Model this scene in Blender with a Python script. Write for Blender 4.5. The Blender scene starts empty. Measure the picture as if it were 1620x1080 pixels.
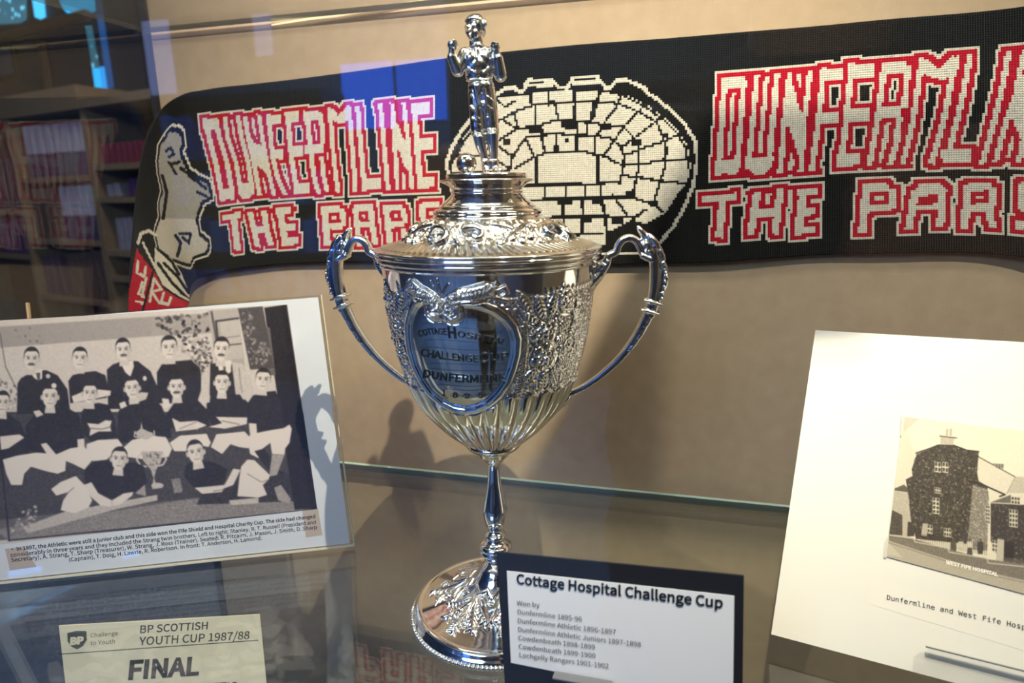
import bpy, bmesh, math, random, os
import numpy as np
from mathutils import Vector, Matrix

SC = bpy.context.scene
COL = SC.collection
rnd = random.Random(7)
RNG = np.random.default_rng(11)

# ------------------------------------------------------------------ camera
F_PX, PITCH, YAW, ROLL = 1020.0, 13.0, 15.0, 1.0
CAM = np.array([0.0, 0.0, 0.3157])
def _basis():
    p, y, r = (math.radians(a) for a in (PITCH, YAW, ROLL))
    f = np.array([-math.sin(y)*math.cos(p), math.cos(y)*math.cos(p), -math.sin(p)])
    r0 = np.cross(f, [0, 0, 1]); r0 /= np.linalg.norm(r0); u0 = np.cross(r0, f)
    return math.cos(r)*r0 - math.sin(r)*u0, math.cos(r)*u0 + math.sin(r)*r0, f
RX, UX, FX = _basis()
cam_data = bpy.data.cameras.new('camera'); cam = bpy.data.objects.new('camera', cam_data)
COL.objects.link(cam); SC.camera = cam
cam_data.sensor_width = 36.0; cam_data.lens = 36.0*F_PX/1620.0
cam_data.dof.use_dof = True; cam_data.dof.focus_distance = 0.50; cam_data.dof.aperture_fstop = 7.5
cam_data.clip_start = 0.01; cam_data.clip_end = 60
cam.matrix_world = Matrix(((RX[0], UX[0], -FX[0], CAM[0]), (RX[1], UX[1], -FX[1], CAM[1]),
                           (RX[2], UX[2], -FX[2], CAM[2]), (0, 0, 0, 1)))

# ------------------------------------------------------------------ world, light, exposure
SC.view_settings.view_transform = 'Standard'
SC.view_settings.look = 'None'
SC.view_settings.gamma = 1.0
SC.view_settings.use_curve_mapping = False
SC.view_settings.exposure = 0.75
SC.cycles.transparent_max_bounces = 40
SC.cycles.max_bounces = 10
SC.cycles.glossy_bounces = 6
SC.cycles.diffuse_bounces = 3
SC.cycles.sample_clamp_indirect = 6.0
SC.cycles.caustics_reflective = False
SC.cycles.caustics_refractive = False
world = bpy.data.worlds.new('world'); SC.world = world; world.use_nodes = True
world.node_tree.nodes['Background'].inputs[0].default_value = (0.10, 0.13, 0.20, 1)
world.node_tree.nodes['Background'].inputs[1].default_value = 0.5

def aim(o, target):
    o.rotation_euler = (Vector(target) - o.location).to_track_quat('-Z', 'Y').to_euler()
def spot(loc, target, watts, size_deg, blend, colour, radius):
    l = bpy.data.lights.new('spot_light', 'SPOT'); l.energy = watts; l.color = colour
    l.spot_size = math.radians(size_deg); l.spot_blend = blend; l.shadow_soft_size = radius
    o = bpy.data.objects.new('spot_light', l); COL.objects.link(o); o.location = loc; aim(o, target); return o
def area(loc, target, watts, sx, sy, colour):
    l = bpy.data.lights.new('area_light', 'AREA'); l.energy = watts; l.color = colour
    l.shape = 'RECTANGLE'; l.size = sx; l.size_y = sy
    o = bpy.data.objects.new('area_light', l); COL.objects.link(o); o.location = loc; aim(o, target); return o
WARM = (1.0, 0.86, 0.68)
# LED lamps along the top front edge of the case (their housings and added beam flaps are built further down)
LAMP_A, LAMP_B, LAMP_C = (0.06, 0.165, 0.80), (-0.45, 0.17, 0.80), (0.42, 0.17, 0.80)
spot(LAMP_A, (-0.22, 0.64, 0.0), 34.0, 96, 1.0, (1.0, 0.88, 0.73), 0.0025)
spot(LAMP_B, (-0.40, 0.60, 0.0), 8.0, 92, 1.0, WARM, 0.01)
spot(LAMP_C, (0.20, 0.64, 0.05), 13.5, 92, 1.0, (1.0, 0.93, 0.82), 0.0025)
area((0.05, 0.36, 0.835), (0.05, 0.46, 0.0), 2.3, 1.1, 0.10, (1.0, 0.94, 0.86))
# dim ceiling light of the library round the case, and daylight from the windows behind the viewer
area((-1.6, 1.6, 2.55), (-1.6, 1.7, 0.0), 15, 1.6, 0.5, (1.0, 0.86, 0.72))
area((-0.9, -2.6, 2.0), (-0.1, 0.5, 0.2), 24, 1.6, 0.9, (0.70, 0.84, 1.0))

# ------------------------------------------------------------------ helpers: pixels to places
def ray(px, py):
    return (px-810)/F_PX*RX - (py-540)/F_PX*UX + FX
def on_z(px, py, z=0.0):
    v = ray(px, py); return CAM + v*((z-CAM[2])/v[2])
def on_y(px, py, y):
    v = ray(px, py); return CAM + v*((y-CAM[1])/v[1])
def on_plane(px, py, p0, n):
    v = ray(px, py); return CAM + v*(np.dot(np.asarray(p0)-CAM, n)/np.dot(v, n))
def project(P):
    P = np.asarray(P) - CAM; z = P@FX
    return np.stack([810+F_PX*(P@RX)/z, 540-F_PX*(P@UX)/z], -1)

# ------------------------------------------------------------------ helpers: objects
def tag(o, label=None, cat=None, group=None, kind=None):
    if label: o['label'] = label
    if cat: o['category'] = cat
    if group: o['group'] = group
    if kind: o['kind'] = kind
    return o
def thing(name, label, cat, loc=(0, 0, 0), group=None):
    o = bpy.data.objects.new(name, None); COL.objects.link(o); o.location = loc
    o.empty_display_size = 0.02
    return tag(o, label, cat, group)
def link(name, me, mat=None, parent=None, smooth=False):
    o = bpy.data.objects.new(name, me); COL.objects.link(o)
    if mat and not me.materials: me.materials.append(mat)
    if smooth: me.polygons.foreach_set('use_smooth', [True]*len(me.polygons))
    if parent is not None:
        o.parent = parent
        o.matrix_parent_inverse = Matrix.Translation(-Vector(parent.location))
        if parent.parent is not None: o.matrix_parent_inverse = Matrix.Identity(4)
    return o
def mesh_from(verts, faces, name='mesh'):
    me = bpy.data.meshes.new(name)
    me.from_pydata([tuple(map(float, v)) for v in verts], [], [tuple(map(int, f)) for f in faces]); me.update()
    return me
def grid_mesh(P, closed_u=False, name='grid'):
    """P: array (nu, nv, 3) -> quad mesh"""
    nu, nv = P.shape[:2]
    iu = np.arange(nu if closed_u else nu-1); iv = np.arange(nv-1)
    A, B = np.meshgrid(iu, iv, indexing='ij'); A2 = (A+1) % nu
    q = np.stack([A*nv+B, A2*nv+B, A2*nv+B+1, A*nv+B+1], -1).reshape(-1, 4)
    me = bpy.data.meshes.new(name)
    me.vertices.add(nu*nv); me.vertices.foreach_set('co', P.reshape(-1).astype(np.float32))
    me.loops.add(q.size); me.loops.foreach_set('vertex_index', q.reshape(-1).astype(np.int32))
    me.polygons.add(len(q)); me.polygons.foreach_set('loop_start', (np.arange(len(q))*4).astype(np.int32))
    me.update(calc_edges=True); me.validate()
    return me
def set_colour(me, cols, domain='POINT', name='ink'):
    a = me.color_attributes.new(name, 'FLOAT_COLOR', domain)
    c = np.ones((len(cols), 4), np.float32); c[:, :3] = cols
    a.data.foreach_set('color', c.reshape(-1))
def box_bm(bm, lo, hi, M=None):
    vs = [bm.verts.new((x, y, z)) for x in (lo[0], hi[0]) for y in (lo[1], hi[1]) for z in (lo[2], hi[2])]
    for f in ((0, 1, 3, 2), (4, 6, 7, 5), (0, 4, 5, 1), (2, 3, 7, 6), (0, 2, 6, 4), (1, 5, 7, 3)):
        bm.faces.new([vs[i] for i in f])
    if M is not None: bmesh.ops.transform(bm, matrix=M, verts=vs)
    return vs
def bm_obj(name, bm, mat, parent=None, bevel=0.0, segs=2, smooth=False):
    if bevel > 0:
        bmesh.ops.bevel(bm, geom=list(bm.edges), offset=bevel, segments=segs, affect='EDGES', profile=0.5)
    bmesh.ops.recalc_face_normals(bm, faces=bm.faces)
    me = bpy.data.meshes.new(name); bm.to_mesh(me); bm.free()
    return link(name, me, mat, parent, smooth)
def box(name, lo, hi, mat, parent=None, bevel=0.0, M=None):
    bm = bmesh.new(); box_bm(bm, lo, hi, M); return bm_obj(name, bm, mat, parent, bevel)
def structure(o):
    o['kind'] = 'structure'; return o
def lathe(profile, axis, n=160, name='lathe', relief=None, a0=0.0):
    """profile list of (r, z) bottom to top around the vertical line through axis"""
    pr = np.array(profile, float); th = a0 + np.arange(n)*2*math.pi/n
    r = np.repeat(pr[None, :, 0], n, 0); z = np.repeat(pr[None, :, 1], n, 0)
    P = np.stack([axis[0]+r*np.cos(th)[:, None], axis[1]+r*np.sin(th)[:, None], axis[2]+z], -1)
    return grid_mesh(P, True, name)
def smooth_profile(pts, n):
    """Catmull-Rom through profile points, n samples"""
    p = np.array(pts, float)
    t = np.concatenate([[0], np.cumsum(np.hypot(*np.diff(p, axis=0).T)**0.6)])
    u = np.linspace(0, t[-1], n); out = np.zeros((n, 2))
    for k in (0, 1): out[:, k] = cr(t, p[:, k], u)
    return out
def cr(t, y, u):
    """monotone-ish cubic interpolation"""
    t = np.asarray(t, float); y = np.asarray(y, float)
    h = np.diff(t); s = np.diff(y)/h
    m = np.zeros_like(y); m[1:-1] = (s[:-1]*h[1:]+s[1:]*h[:-1])/(h[:-1]+h[1:]); m[0] = s[0]; m[-1] = s[-1]
    i = np.clip(np.searchsorted(t, u)-1, 0, len(h)-1); x = (u-t[i])/h[i]
    return ((2*x**3-3*x**2+1)*y[i] + (x**3-2*x**2+x)*h[i]*m[i] + (-2*x**3+3*x**2)*y[i+1] + (x**3-x**2)*h[i]*m[i+1])

# ------------------------------------------------------------------ helpers: materials
def mat(name, colour, rough=0.5, metal=0.0, spec=0.5, emit=None, noise=None, bump=None, coat=0.0, sheen=0.0):
    m = bpy.data.materials.new(name); m.use_nodes = True
    nt = m.node_tree; b = nt.nodes['Principled BSDF']
    b.inputs['Base Color'].default_value = (*colour, 1); b.inputs['Roughness'].default_value = rough
    b.inputs['Metallic'].default_value = metal; b.inputs['Specular IOR Level'].default_value = spec
    b.inputs['Coat Weight'].default_value = coat; b.inputs['Sheen Weight'].default_value = sheen
    if emit:
        b.inputs['Emission Color'].default_value = (*emit[0], 1); b.inputs['Emission Strength'].default_value = emit[1]
    if noise or bump: tc = nt.nodes.new('ShaderNodeTexCoord')
    if noise:   # (scale, second colour, detail, stretch)
        n = nt.nodes.new('ShaderNodeTexNoise'); n.inputs['Scale'].default_value = noise[0]; n.inputs['Detail'].default_value = noise[2]
        mp = nt.nodes.new('ShaderNodeMapping'); mp.inputs['Scale'].default_value = noise[3] if len(noise) > 3 else (1, 1, 1)
        nt.links.new(tc.outputs['Object'], mp.inputs[0]); nt.links.new(mp.outputs[0], n.inputs['Vector'])
        r = nt.nodes.new('ShaderNodeValToRGB'); r.color_ramp.elements[0].position = 0.3; r.color_ramp.elements[1].position = 0.7
        r.color_ramp.elements[0].color = (*colour, 1); r.color_ramp.elements[1].color = (*noise[1], 1)
        nt.links.new(n.outputs['Fac'], r.inputs[0]); nt.links.new(r.outputs[0], b.inputs['Base Color'])
    if bump:    # (scale, strength, distance)
        n2 = nt.nodes.new('ShaderNodeTexNoise'); n2.inputs['Scale'].default_value = bump[0]; n2.inputs['Detail'].default_value = 4
        nt.links.new(tc.outputs['Object'], n2.inputs['Vector'])
        bp = nt.nodes.new('ShaderNodeBump'); bp.inputs['Strength'].default_value = bump[1]; bp.inputs['Distance'].default_value = bump[2]
        nt.links.new(n2.outputs['Fac'], bp.inputs['Height']); nt.links.new(bp.outputs[0], b.inputs['Normal'])
    return m
def mat_ink(name, rough=0.55, spec=0.3, attr='ink', coat=0.0):
    m = mat(name, (1, 1, 1), rough, 0, spec, coat=coat); nt = m.node_tree
    a = nt.nodes.new('ShaderNodeAttribute'); a.attribute_name = attr
    nt.links.new(a.outputs['Color'], nt.nodes['Principled BSDF'].inputs['Base Color'])
    return m
def mat_glass(name, tint=(0.97, 0.985, 0.98), rough=0.0, f0=0.04, body=None):
    """clear pane: what passes straight through plus a Schlick reflection; body = (colour, share) a faint haze in the pane"""
    m = bpy.data.materials.new(name); m.use_nodes = True; nt = m.node_tree; nt.nodes.clear()
    out = nt.nodes.new('ShaderNodeOutputMaterial'); mix = nt.nodes.new('ShaderNodeMixShader')
    tr = nt.nodes.new('ShaderNodeBsdfTransparent'); tr.inputs[0].default_value = (*tint, 1)
    gl = nt.nodes.new('ShaderNodeBsdfGlossy'); gl.inputs['Roughness'].default_value = rough; gl.inputs['Color'].default_value = (1, 1, 1, 1)
    lw = nt.nodes.new('ShaderNodeLayerWeight'); lw.inputs['Blend'].default_value = 0.5
    pw = nt.nodes.new('ShaderNodeMath'); pw.operation = 'POWER'; pw.inputs[1].default_value = 5.0
    ma = nt.nodes.new('ShaderNodeMath'); ma.operation = 'MULTIPLY_ADD'; ma.inputs[1].default_value = 1-f0; ma.inputs[2].default_value = f0
    nt.links.new(lw.outputs['Facing'], pw.inputs[0]); nt.links.new(pw.outputs[0], ma.inputs[0])
    nt.links.new(ma.outputs[0], mix.inputs[0])
    if body:
        df = nt.nodes.new('ShaderNodeBsdfDiffuse'); df.inputs[0].default_value = (*body[0], 1)
        m2 = nt.nodes.new('ShaderNodeMixShader'); m2.inputs[0].default_value = body[1]
        nt.links.new(tr.outputs[0], m2.inputs[1]); nt.links.new(df.outputs[0], m2.inputs[2]); nt.links.new(m2.outputs[0], mix.inputs[1])
    else:
        nt.links.new(tr.outputs[0], mix.inputs[1])
    nt.links.new(gl.outputs[0], mix.inputs[2]); nt.links.new(mix.outputs[0], out.inputs[0])
    return m
def srgb(r, g, b):
    return tuple(((c/255)/12.92 if c/255 <= 0.04045 else ((c/255+0.055)/1.055)**2.4) for c in (r, g, b))

M_SILVER = mat('polished silver', (0.93, 0.91, 0.875), 0.07, 1.0)
M_SILVER_CHASED = mat('chased silver', (0.90, 0.88, 0.84), 0.14, 1.0)
M_BLACK_CARD = mat('black card', srgb(24, 26, 36), 0.75, spec=0.25)
M_PAPER = mat('white paper', srgb(236, 236, 244), 0.7, spec=0.25)
M_CARDBOARD = mat('cream mount board', srgb(236, 230, 221), 0.75, spec=0.2)
M_INK = mat('black printing ink', srgb(20, 20, 24), 0.6, spec=0.3)
M_INK_GREY = mat('dark grey printing ink', srgb(52, 50, 50), 0.6, spec=0.3)
M_GLASS = mat_glass('clear pane')
M_SHELF = mat_glass('shelf glass', (0.965, 0.985, 0.965), 0.0, 0.07)
M_SHELF_FROST = mat_glass('upper shelf glass', (0.93, 0.94, 0.90), 0.2, 0.05, ((0.42, 0.40, 0.30), 0.14))
M_GLASS_EDGE = mat('green glass edge', srgb(150, 178, 170), 0.25, spec=0.6)
M_ACRYLIC = mat_glass('clear acrylic', (0.98, 0.985, 0.985), 0.02, 0.04)
M_ACRYLIC_EDGE = mat('acrylic edge', srgb(214, 206, 186), 0.3, spec=0.6)

# ------------------------------------------------------------------ helpers: printed text
FONT_DIR = os.path.join(bpy.utils.resource_path('LOCAL'), 'datafiles', 'fonts')
def font(fn):
    try: return bpy.data.fonts.load(os.path.join(FONT_DIR, fn))
    except Exception: return None
F_MONO = font('DejaVuSansMono.woff2')
F_INTER = font('Noto Sans CJK Regular.woff2')
def text_mesh(body, fnt=None, bold=0.0, outline=0.0, res=3):
    """a flat text mesh with its left baseline at the origin, one unit high"""
    c = bpy.data.curves.new('text', 'FONT'); c.body = body; c.size = 1.0; c.resolution_u = res; c.offset = bold
    c.font = fnt or F_INTER or c.font
    if outline:
        c.fill_mode = 'NONE'; c.bevel_depth = outline; c.bevel_resolution = 0
    o = bpy.data.objects.new('text', c); COL.objects.link(o)
    dg = bpy.context.evaluated_depsgraph_get(); dg.update()
    me = bpy.data.meshes.new_from_object(o.evaluated_get(dg))
    bpy.data.objects.remove(o); bpy.data.curves.remove(c)
    me.materials.clear()
    v = np.zeros(len(me.vertices)*3, np.float32); me.vertices.foreach_get('co', v); v = v.reshape(-1, 3)
    return me, v
class Plane:
    """a flat card: o origin, u along, v up, n towards the viewer"""
    def __init__(s, o, u, v):
        s.o = np.asarray(o, float); s.u = np.asarray(u, float)/np.linalg.norm(u); v = np.asarray(v, float)
        v = v - (v@s.u)*s.u; s.v = v/np.linalg.norm(v); s.n = np.cross(s.u, s.v)
        if s.n @ (CAM - s.o) < 0: s.n = -s.n
    def uv(s, px, py):
        p = on_plane(px, py, s.o, s.n) - s.o; return np.array([p@s.u, p@s.v])
    def at(s, u, v, w=0.0):
        return s.o + np.asarray(u)[..., None]*s.u + np.asarray(v)[..., None]*s.v + np.asarray(w)[..., None]*s.n
    def box(s, name, u0, u1, v0, v1, w0, w1, mt, parent=None, bevel=0.0):
        bm = bmesh.new(); M = Matrix(((s.u[0], s.v[0], s.n[0], s.o[0]), (s.u[1], s.v[1], s.n[1], s.o[1]), (s.u[2], s.v[2], s.n[2], s.o[2]), (0, 0, 0, 1)))
        box_bm(bm, (u0, v0, w0), (u1, v1, w1), M); return bm_obj(name, bm, mt, parent, bevel)
    def slab(s, name, uvs, w0, w1, mt, parent=None):
        """flat board with the given uv corners, from depth w0 to w1"""
        q = np.array(uvs, float); n = len(q)
        V = np.concatenate([s.at(q[:, 0], q[:, 1], np.full(n, w0)), s.at(q[:, 0], q[:, 1], np.full(n, w1))])
        bm = bmesh.new(); vs = [bm.verts.new(p) for p in V]
        bm.faces.new(vs[:n][::-1]); bm.faces.new(vs[n:])
        for i in range(n): bm.faces.new((vs[i], vs[(i+1) % n], vs[(i+1) % n+n], vs[i+n]))
        return bm_obj(name, bm, mt, parent)
    def px(s, *pts): return np.array([s.uv(*p) for p in pts])
    def text(s, body, a, b, w, fnt=None, bold=0.0, height=None, fit=None):
        """text along the baseline from uv a to uv b, stretched to fit; height = cap height as a share of... (None keeps proportion)"""
        me, v = text_mesh(body, fnt, bold)
        a = np.asarray(a); b = np.asarray(b); L = np.linalg.norm(b-a); d = (b-a)/L; e = np.array([-d[1], d[0]])
        if s.at(0, 1.0)[2] < s.o[2]: e = -e
        W = v[:, 0].max(); k = L/W; ky = k if height is None else height/0.7
        uv = a + v[:, :1]*k*d + v[:, 1:2]*ky*e
        P = s.at(uv[:, 0], uv[:, 1], np.full(len(uv), w))
        me.vertices.foreach_set('co', P.reshape(-1).astype(np.float32)); me.update()
        return me
def join_meshes(name, mes, mt, parent=None):
    bm = bmesh.new()
    for me in mes:
        bm.from_mesh(me); bpy.data.meshes.remove(me)
    me = bpy.data.meshes.new(name); bm.to_mesh(me); bm.free()
    return link(name, me, mt, parent)
def lean_plane(a, b, deg):
    """plane standing on the floor line a-b and leaning back by deg"""
    a = np.asarray(a, float); u = np.asarray(b, float)-a; u /= np.linalg.norm(u); h = np.cross([0, 0, 1], u)
    if h@(CAM-a) > 0: h = -h          # away from the viewer
    th = math.radians(deg)
    return Plane(a, u, math.cos(th)*np.array([0, 0, 1.0]) + math.sin(th)*h)
# ------------------------------------------------------------------ the display case and the room round it
Y_WALL = 0.664          # face of the back panel
X_LEFT = on_y(242, 82, Y_WALL)[0]
X_RIGHT = 0.86
Y_FRONT = 0.12
M_BACK = mat('taupe cloth back panel', srgb(188, 165, 140), 0.9, spec=0.15, noise=(60, srgb(180, 157, 132), 6), bump=(900, 0.25, 0.0006))
M_DECK = mat('grey case floor', srgb(150, 140, 122), 0.8, spec=0.2, noise=(14, srgb(138, 130, 114), 4))
M_CASE = mat('dark case frame', srgb(40, 38, 40), 0.4)
M_CASETOP = mat('case canopy paint', srgb(190, 182, 168), 0.7)
structure(box('wall_back', (X_LEFT, Y_WALL, -0.34), (X_RIGHT, Y_WALL+0.02, 0.86), M_BACK))
structure(box('wall_right', (X_RIGHT, Y_FRONT, -0.34), (X_RIGHT+0.02, Y_WALL+0.02, 0.86), M_BACK))
structure(box('floor_case', (X_LEFT, Y_FRONT, -0.36), (X_RIGHT, Y_WALL, -0.30), M_DECK))
structure(box('ceiling_case', (X_LEFT, Y_FRONT-0.01, 0.845), (X_RIGHT+0.02, Y_WALL+0.02, 0.875), M_CASETOP))
structure(box('window_1', (X_LEFT, Y_FRONT-0.006, -0.34), (X_RIGHT, Y_FRONT, 0.845), M_GLASS))      # front pane
structure(box('window_2', (X_LEFT-0.006, Y_FRONT, -0.34), (X_LEFT, Y_WALL, 0.845), M_GLASS))        # left end pane
structure(box('trim_1', (X_LEFT-0.008, Y_WALL-0.004, -0.36), (X_LEFT+0.0006, Y_WALL+0.03, 0.86), M_CASE))   # corner post behind
structure(box('trim_2', (X_LEFT-0.03, Y_FRONT-0.02, -1.05), (X_RIGHT+0.03, Y_WALL+0.03, -0.36), M_CASE)) # plinth under the case
M_EDGE_WARM = mat('pale yellow glass edge', srgb(238, 234, 208), 0.35, spec=0.6)  # pale yellow stands in for lamplight glowing in the glass edge
def glass_shelf(name, label, lo, hi, m, inner=0.0, me_=None):
    t = thing(name, label, 'glass shelf', lo)
    box('pane', lo, hi, m, t)
    box('polished_edge', (lo[0], hi[1], lo[2]), (hi[0], hi[1]+0.0016+inner, hi[2]), me_ or M_GLASS_EDGE, t)
    return t
Y_EDGE = on_z(900, 766.5, 0)[1]
glass_shelf('glass_shelf', 'clear greenish glass shelf carrying the silver cup', (X_LEFT+0.001, 0.135, -0.008), (X_RIGHT-0.001, Y_EDGE-0.002, 0.0), M_SHELF, 0.0032, mat('teal glass edge', srgb(196, 226, 218), 0.2, spec=0.7))
zt = on_y(475, 33, Y_WALL)[2]
upper = glass_shelf('glass_shelf', 'hazy glass shelf overhead above the knitted scarf', (X_LEFT+0.001, 0.135, zt), (X_RIGHT-0.001, Y_WALL-0.010, zt+0.005), M_SHELF_FROST, 0.0, M_EDGE_WARM)

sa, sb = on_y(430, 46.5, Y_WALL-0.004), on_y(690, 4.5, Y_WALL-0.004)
strip = thing('added_glare_strip', 'thin glowing yellow tube added as a glare streak along the edge of the overhead shelf', 'lamp', (sa+sb)/2)  # added glowing tube imitating a streak of glare on the shelf edge
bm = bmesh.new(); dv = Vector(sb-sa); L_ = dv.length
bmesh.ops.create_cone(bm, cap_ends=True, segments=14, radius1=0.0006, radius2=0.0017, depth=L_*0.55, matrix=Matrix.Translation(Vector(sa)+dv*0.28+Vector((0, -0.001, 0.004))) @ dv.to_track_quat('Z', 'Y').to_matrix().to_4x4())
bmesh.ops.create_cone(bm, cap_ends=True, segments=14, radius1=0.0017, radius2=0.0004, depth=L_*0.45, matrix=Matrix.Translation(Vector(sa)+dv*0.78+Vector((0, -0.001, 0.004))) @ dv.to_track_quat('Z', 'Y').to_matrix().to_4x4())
bm_obj('glare_tube', bm, mat('added yellow glare', (0.6, 0.5, 0.2), 0.4, emit=((1.0, 0.90, 0.5), 0.8)), strip)
M_WALL_DARK = mat('dark slate wall', srgb(44, 50, 60), 0.8, noise=(3, srgb(36, 42, 54), 3))
M_FLOOR = mat('library carpet', srgb(96, 104, 120), 0.95, noise=(30, srgb(80, 88, 106), 5))
M_CEIL = mat('library ceiling', srgb(170, 170, 172), 0.9)
RX0, RX1, RY0, RY1, RZ0, RZ1 = -6.2, 3.2, -4.2, 5.6, -1.05, 2.6
structure(box('floor', (RX0, RY0, RZ0-0.1), (RX1, RY1, RZ0), M_FLOOR))
structure(box('ceiling', (RX0, RY0, RZ1), (RX1, RY1, RZ1+0.1), M_CEIL))
structure(box('wall_far', (RX0, RY1, RZ0), (RX1, RY1+0.1, RZ1), M_WALL_DARK))
structure(box('wall_rear', (RX0, RY0-0.1, RZ0), (RX1, RY0, RZ1), mat('blue grey wall', srgb(84, 96, 114), 0.8)))
structure(box('wall_west', (RX0-0.1, RY0, RZ0), (RX0, RY1, RZ1), M_WALL_DARK))
structure(box('wall_east', (RX1, RY0, RZ0), (RX1+0.1, RY1, RZ1), M_WALL_DARK))

def lamp(loc, label, w1, w2, side):
    """lamp housing with one unseen flap added to shade the wall; the beam is cut along the line w1-w2 on the back panel, dark on the given side"""
    L = np.array(loc); t = thing('spotlight', label, 'lamp', loc)
    bm = bmesh.new(); bmesh.ops.create_cone(bm, segments=28, radius1=0.016, radius2=0.012, depth=0.03, matrix=Matrix.Translation(Vector(loc)+Vector((0, 0, 0.026))))
    bm_obj('housing', bm, M_CASE, t, smooth=False)
    if w1 is not None:
        w1, w2 = np.array(w1), np.array(w2); a = L+0.17*(w1+(w1-w2)*0.6-L); b = L+0.17*(w2+(w2-w1)*0.5-L); o = np.array([side*0.16, 0, 0])
        V = np.array([a, b, b+o, a+o]); n = np.cross(b-a, o); n /= np.linalg.norm(n); V = np.concatenate([V, V+n*0.001])
        link('added_beam_flap', mesh_from(V, [(0, 1, 2, 3), (7, 6, 5, 4), (0, 4, 5, 1), (1, 5, 6, 2), (2, 6, 7, 3), (3, 7, 4, 0)]), M_CASE, t)  # added unseen flap; its edge shapes the shade on the back panel
lamp(LAMP_A, 'small black spotlight under the case canopy in the middle', on_y(1012, 396, Y_WALL), on_y(864, 690, Y_WALL), 1)
lamp(LAMP_B, 'small black spotlight under the case canopy at the left', None, None, 1)
lamp(LAMP_C, 'small black spotlight under the case canopy at the right', on_y(1049, 410, Y_WALL), on_y(1039, 770, Y_WALL), -1)

# ------------------------------------------------------------------ bookcases beyond the left end pane
M_OAK = mat('brown oak', srgb(136, 98, 58), 0.55, noise=(9, srgb(112, 78, 46), 5, (1, 1, 12)))
M_OAK_PALE = mat('pale oak', srgb(168, 144, 112), 0.55, noise=(9, srgb(150, 126, 96), 5, (12, 1, 1)))
def book_mat(c): return mat('book cloth', srgb(*c), 0.6, noise=(40, tuple(x*0.8 for x in srgb(*c)), 3))
def bx_on(pl, bm, u0, u1, v0, v1, w0, w1):
    M = Matrix(((pl.u[0], pl.v[0], pl.n[0], pl.o[0]), (pl.u[1], pl.v[1], pl.n[1], pl.o[1]), (pl.u[2], pl.v[2], pl.n[2], pl.o[2]), (0, 0, 0, 1)))
    box_bm(bm, (u0, v0, w0), (u1, v1, w1), M)
def pl_box(pl, name, u0, u1, v0, v1, w0, w1, mt, parent=None, bevel=0.0):
    bm = bmesh.new(); bx_on(pl, bm, u0, u1, v0, v1, w0, w1); return bm_obj(name, bm, mt, parent, bevel)
def bookcase(pl, label, u0, u1, vtop, shelves, fascia, depth=0.30, group=None, mt=None, mt2=None, vbot=None):
    """front edges in the plane pl; shelves = heights of the board tops"""
    mt = mt or M_OAK; mt2 = mt2 or M_OAK_PALE
    vbot = (RZ0-pl.o[2]) if vbot is None else vbot
    c = pl.at((u0+u1)/2, vbot, -depth/2)
    t = thing('bookcase', label, 'bookcase', c, group)
    for a, b in ((u0, u0+0.014), (u1-0.014, u1)):
        pl_box(pl, 'side_panel', a, b, vbot, vtop, -depth, 0, mt2, t)
    pl_box(pl, 'back_panel', u0+0.014, u1-0.014, vbot, vtop, -depth, -depth+0.015, mt, t)
    for s in shelves:
        pl_box(pl, 'shelf_board', u0+0.014, u1-0.014, s-0.028, s, -depth+0.015, -0.004, mt2, t)
    pl_box(pl, 'fascia', u0-0.001, u1+0.001, vtop, vtop+fascia, -depth, 0.012, mt2, t)
    return t
def book(pl, label, u, v, w, h, c, lean=0.0, group=None, two=None, d=0.2, name='book', back=0.03):
    cat = 'book' if name == 'book' else 'magazine file'
    t = thing(name, label, cat, pl.at(u+w/2, v, -back-d/2), group)
    def put(nm, v0, v1, mtl, ins=0.0):
        bm = bmesh.new()
        box_bm(bm, (ins, v0, ins), (w-ins, v1, d-ins))
        if lean: bmesh.ops.rotate(bm, cent=(w if lean < 0 else 0, 0, 0), matrix=Matrix.Rotation(lean, 3, 'Z'), verts=bm.verts)
        M = Matrix(((pl.u[0], pl.v[0], pl.n[0], 0), (pl.u[1], pl.v[1], pl.n[1], 0), (pl.u[2], pl.v[2], pl.n[2], 0), (0, 0, 0, 1)))
        o = pl.at(u, v, -back-d); M.translation = Vector(o)
        bmesh.ops.transform(bm, matrix=M, verts=bm.verts)
        return bm_obj(nm, bm, mtl, t, 0.0025, 1)
    if two:
        put('box_body', 0, h*two[1], c); put('paper_cover', h*two[1]+0.0004, h, two[0], 0.001)
    else:
        put('cover', 0, h, c)
    return t
_az = math.radians(75.4)
BU = np.array([math.sin(_az), -math.cos(_az), 0.0])
P_BK = Plane(CAM + ray(124, 300)*3.3, BU, (0, 0, 1))
def uvb(px, py): return P_BK.uv(px, py)
a0 = uvb(30, 300)[0]; a1 = uvb(150, 300)[0]-0.012; b1 = uvb(330, 300)[0]
topA = uvb(70, 180)[1]; topB = uvb(190, 163)[1]
shA = [uvb(90, 279)[1], uvb(98, 379)[1], uvb(105, 470)[1]]
shB = [uvb(186, 258)[1], uvb(197, 311)[1], uvb(208, 398)[1], uvb(215, 440)[1]]
shZ = [uvb(10, 330)[1], uvb(20, 402)[1]]
lowA = [s for s in (shA[-1]-0.36, shA[-1]-0.72) if s > RZ0-P_BK.o[2]+0.1]
bookcase(P_BK, 'oak bookcase with white and purple files, seen through the left end pane', a0, a1, topA, shA+lowA, uvb(70, 143)[1]-topA)
bookcase(P_BK, 'oak bookcase just left of the scarf, with red and purple books', a1+0.012, b1, topB, shB+lowA, uvb(190, 148)[1]-topB)
bookcase(P_BK, 'oak bookcase at the left picture edge with purple brown books', a0-1.0, a0-0.004, topA, shZ+lowA, uvb(70, 143)[1]-topA)
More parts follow.
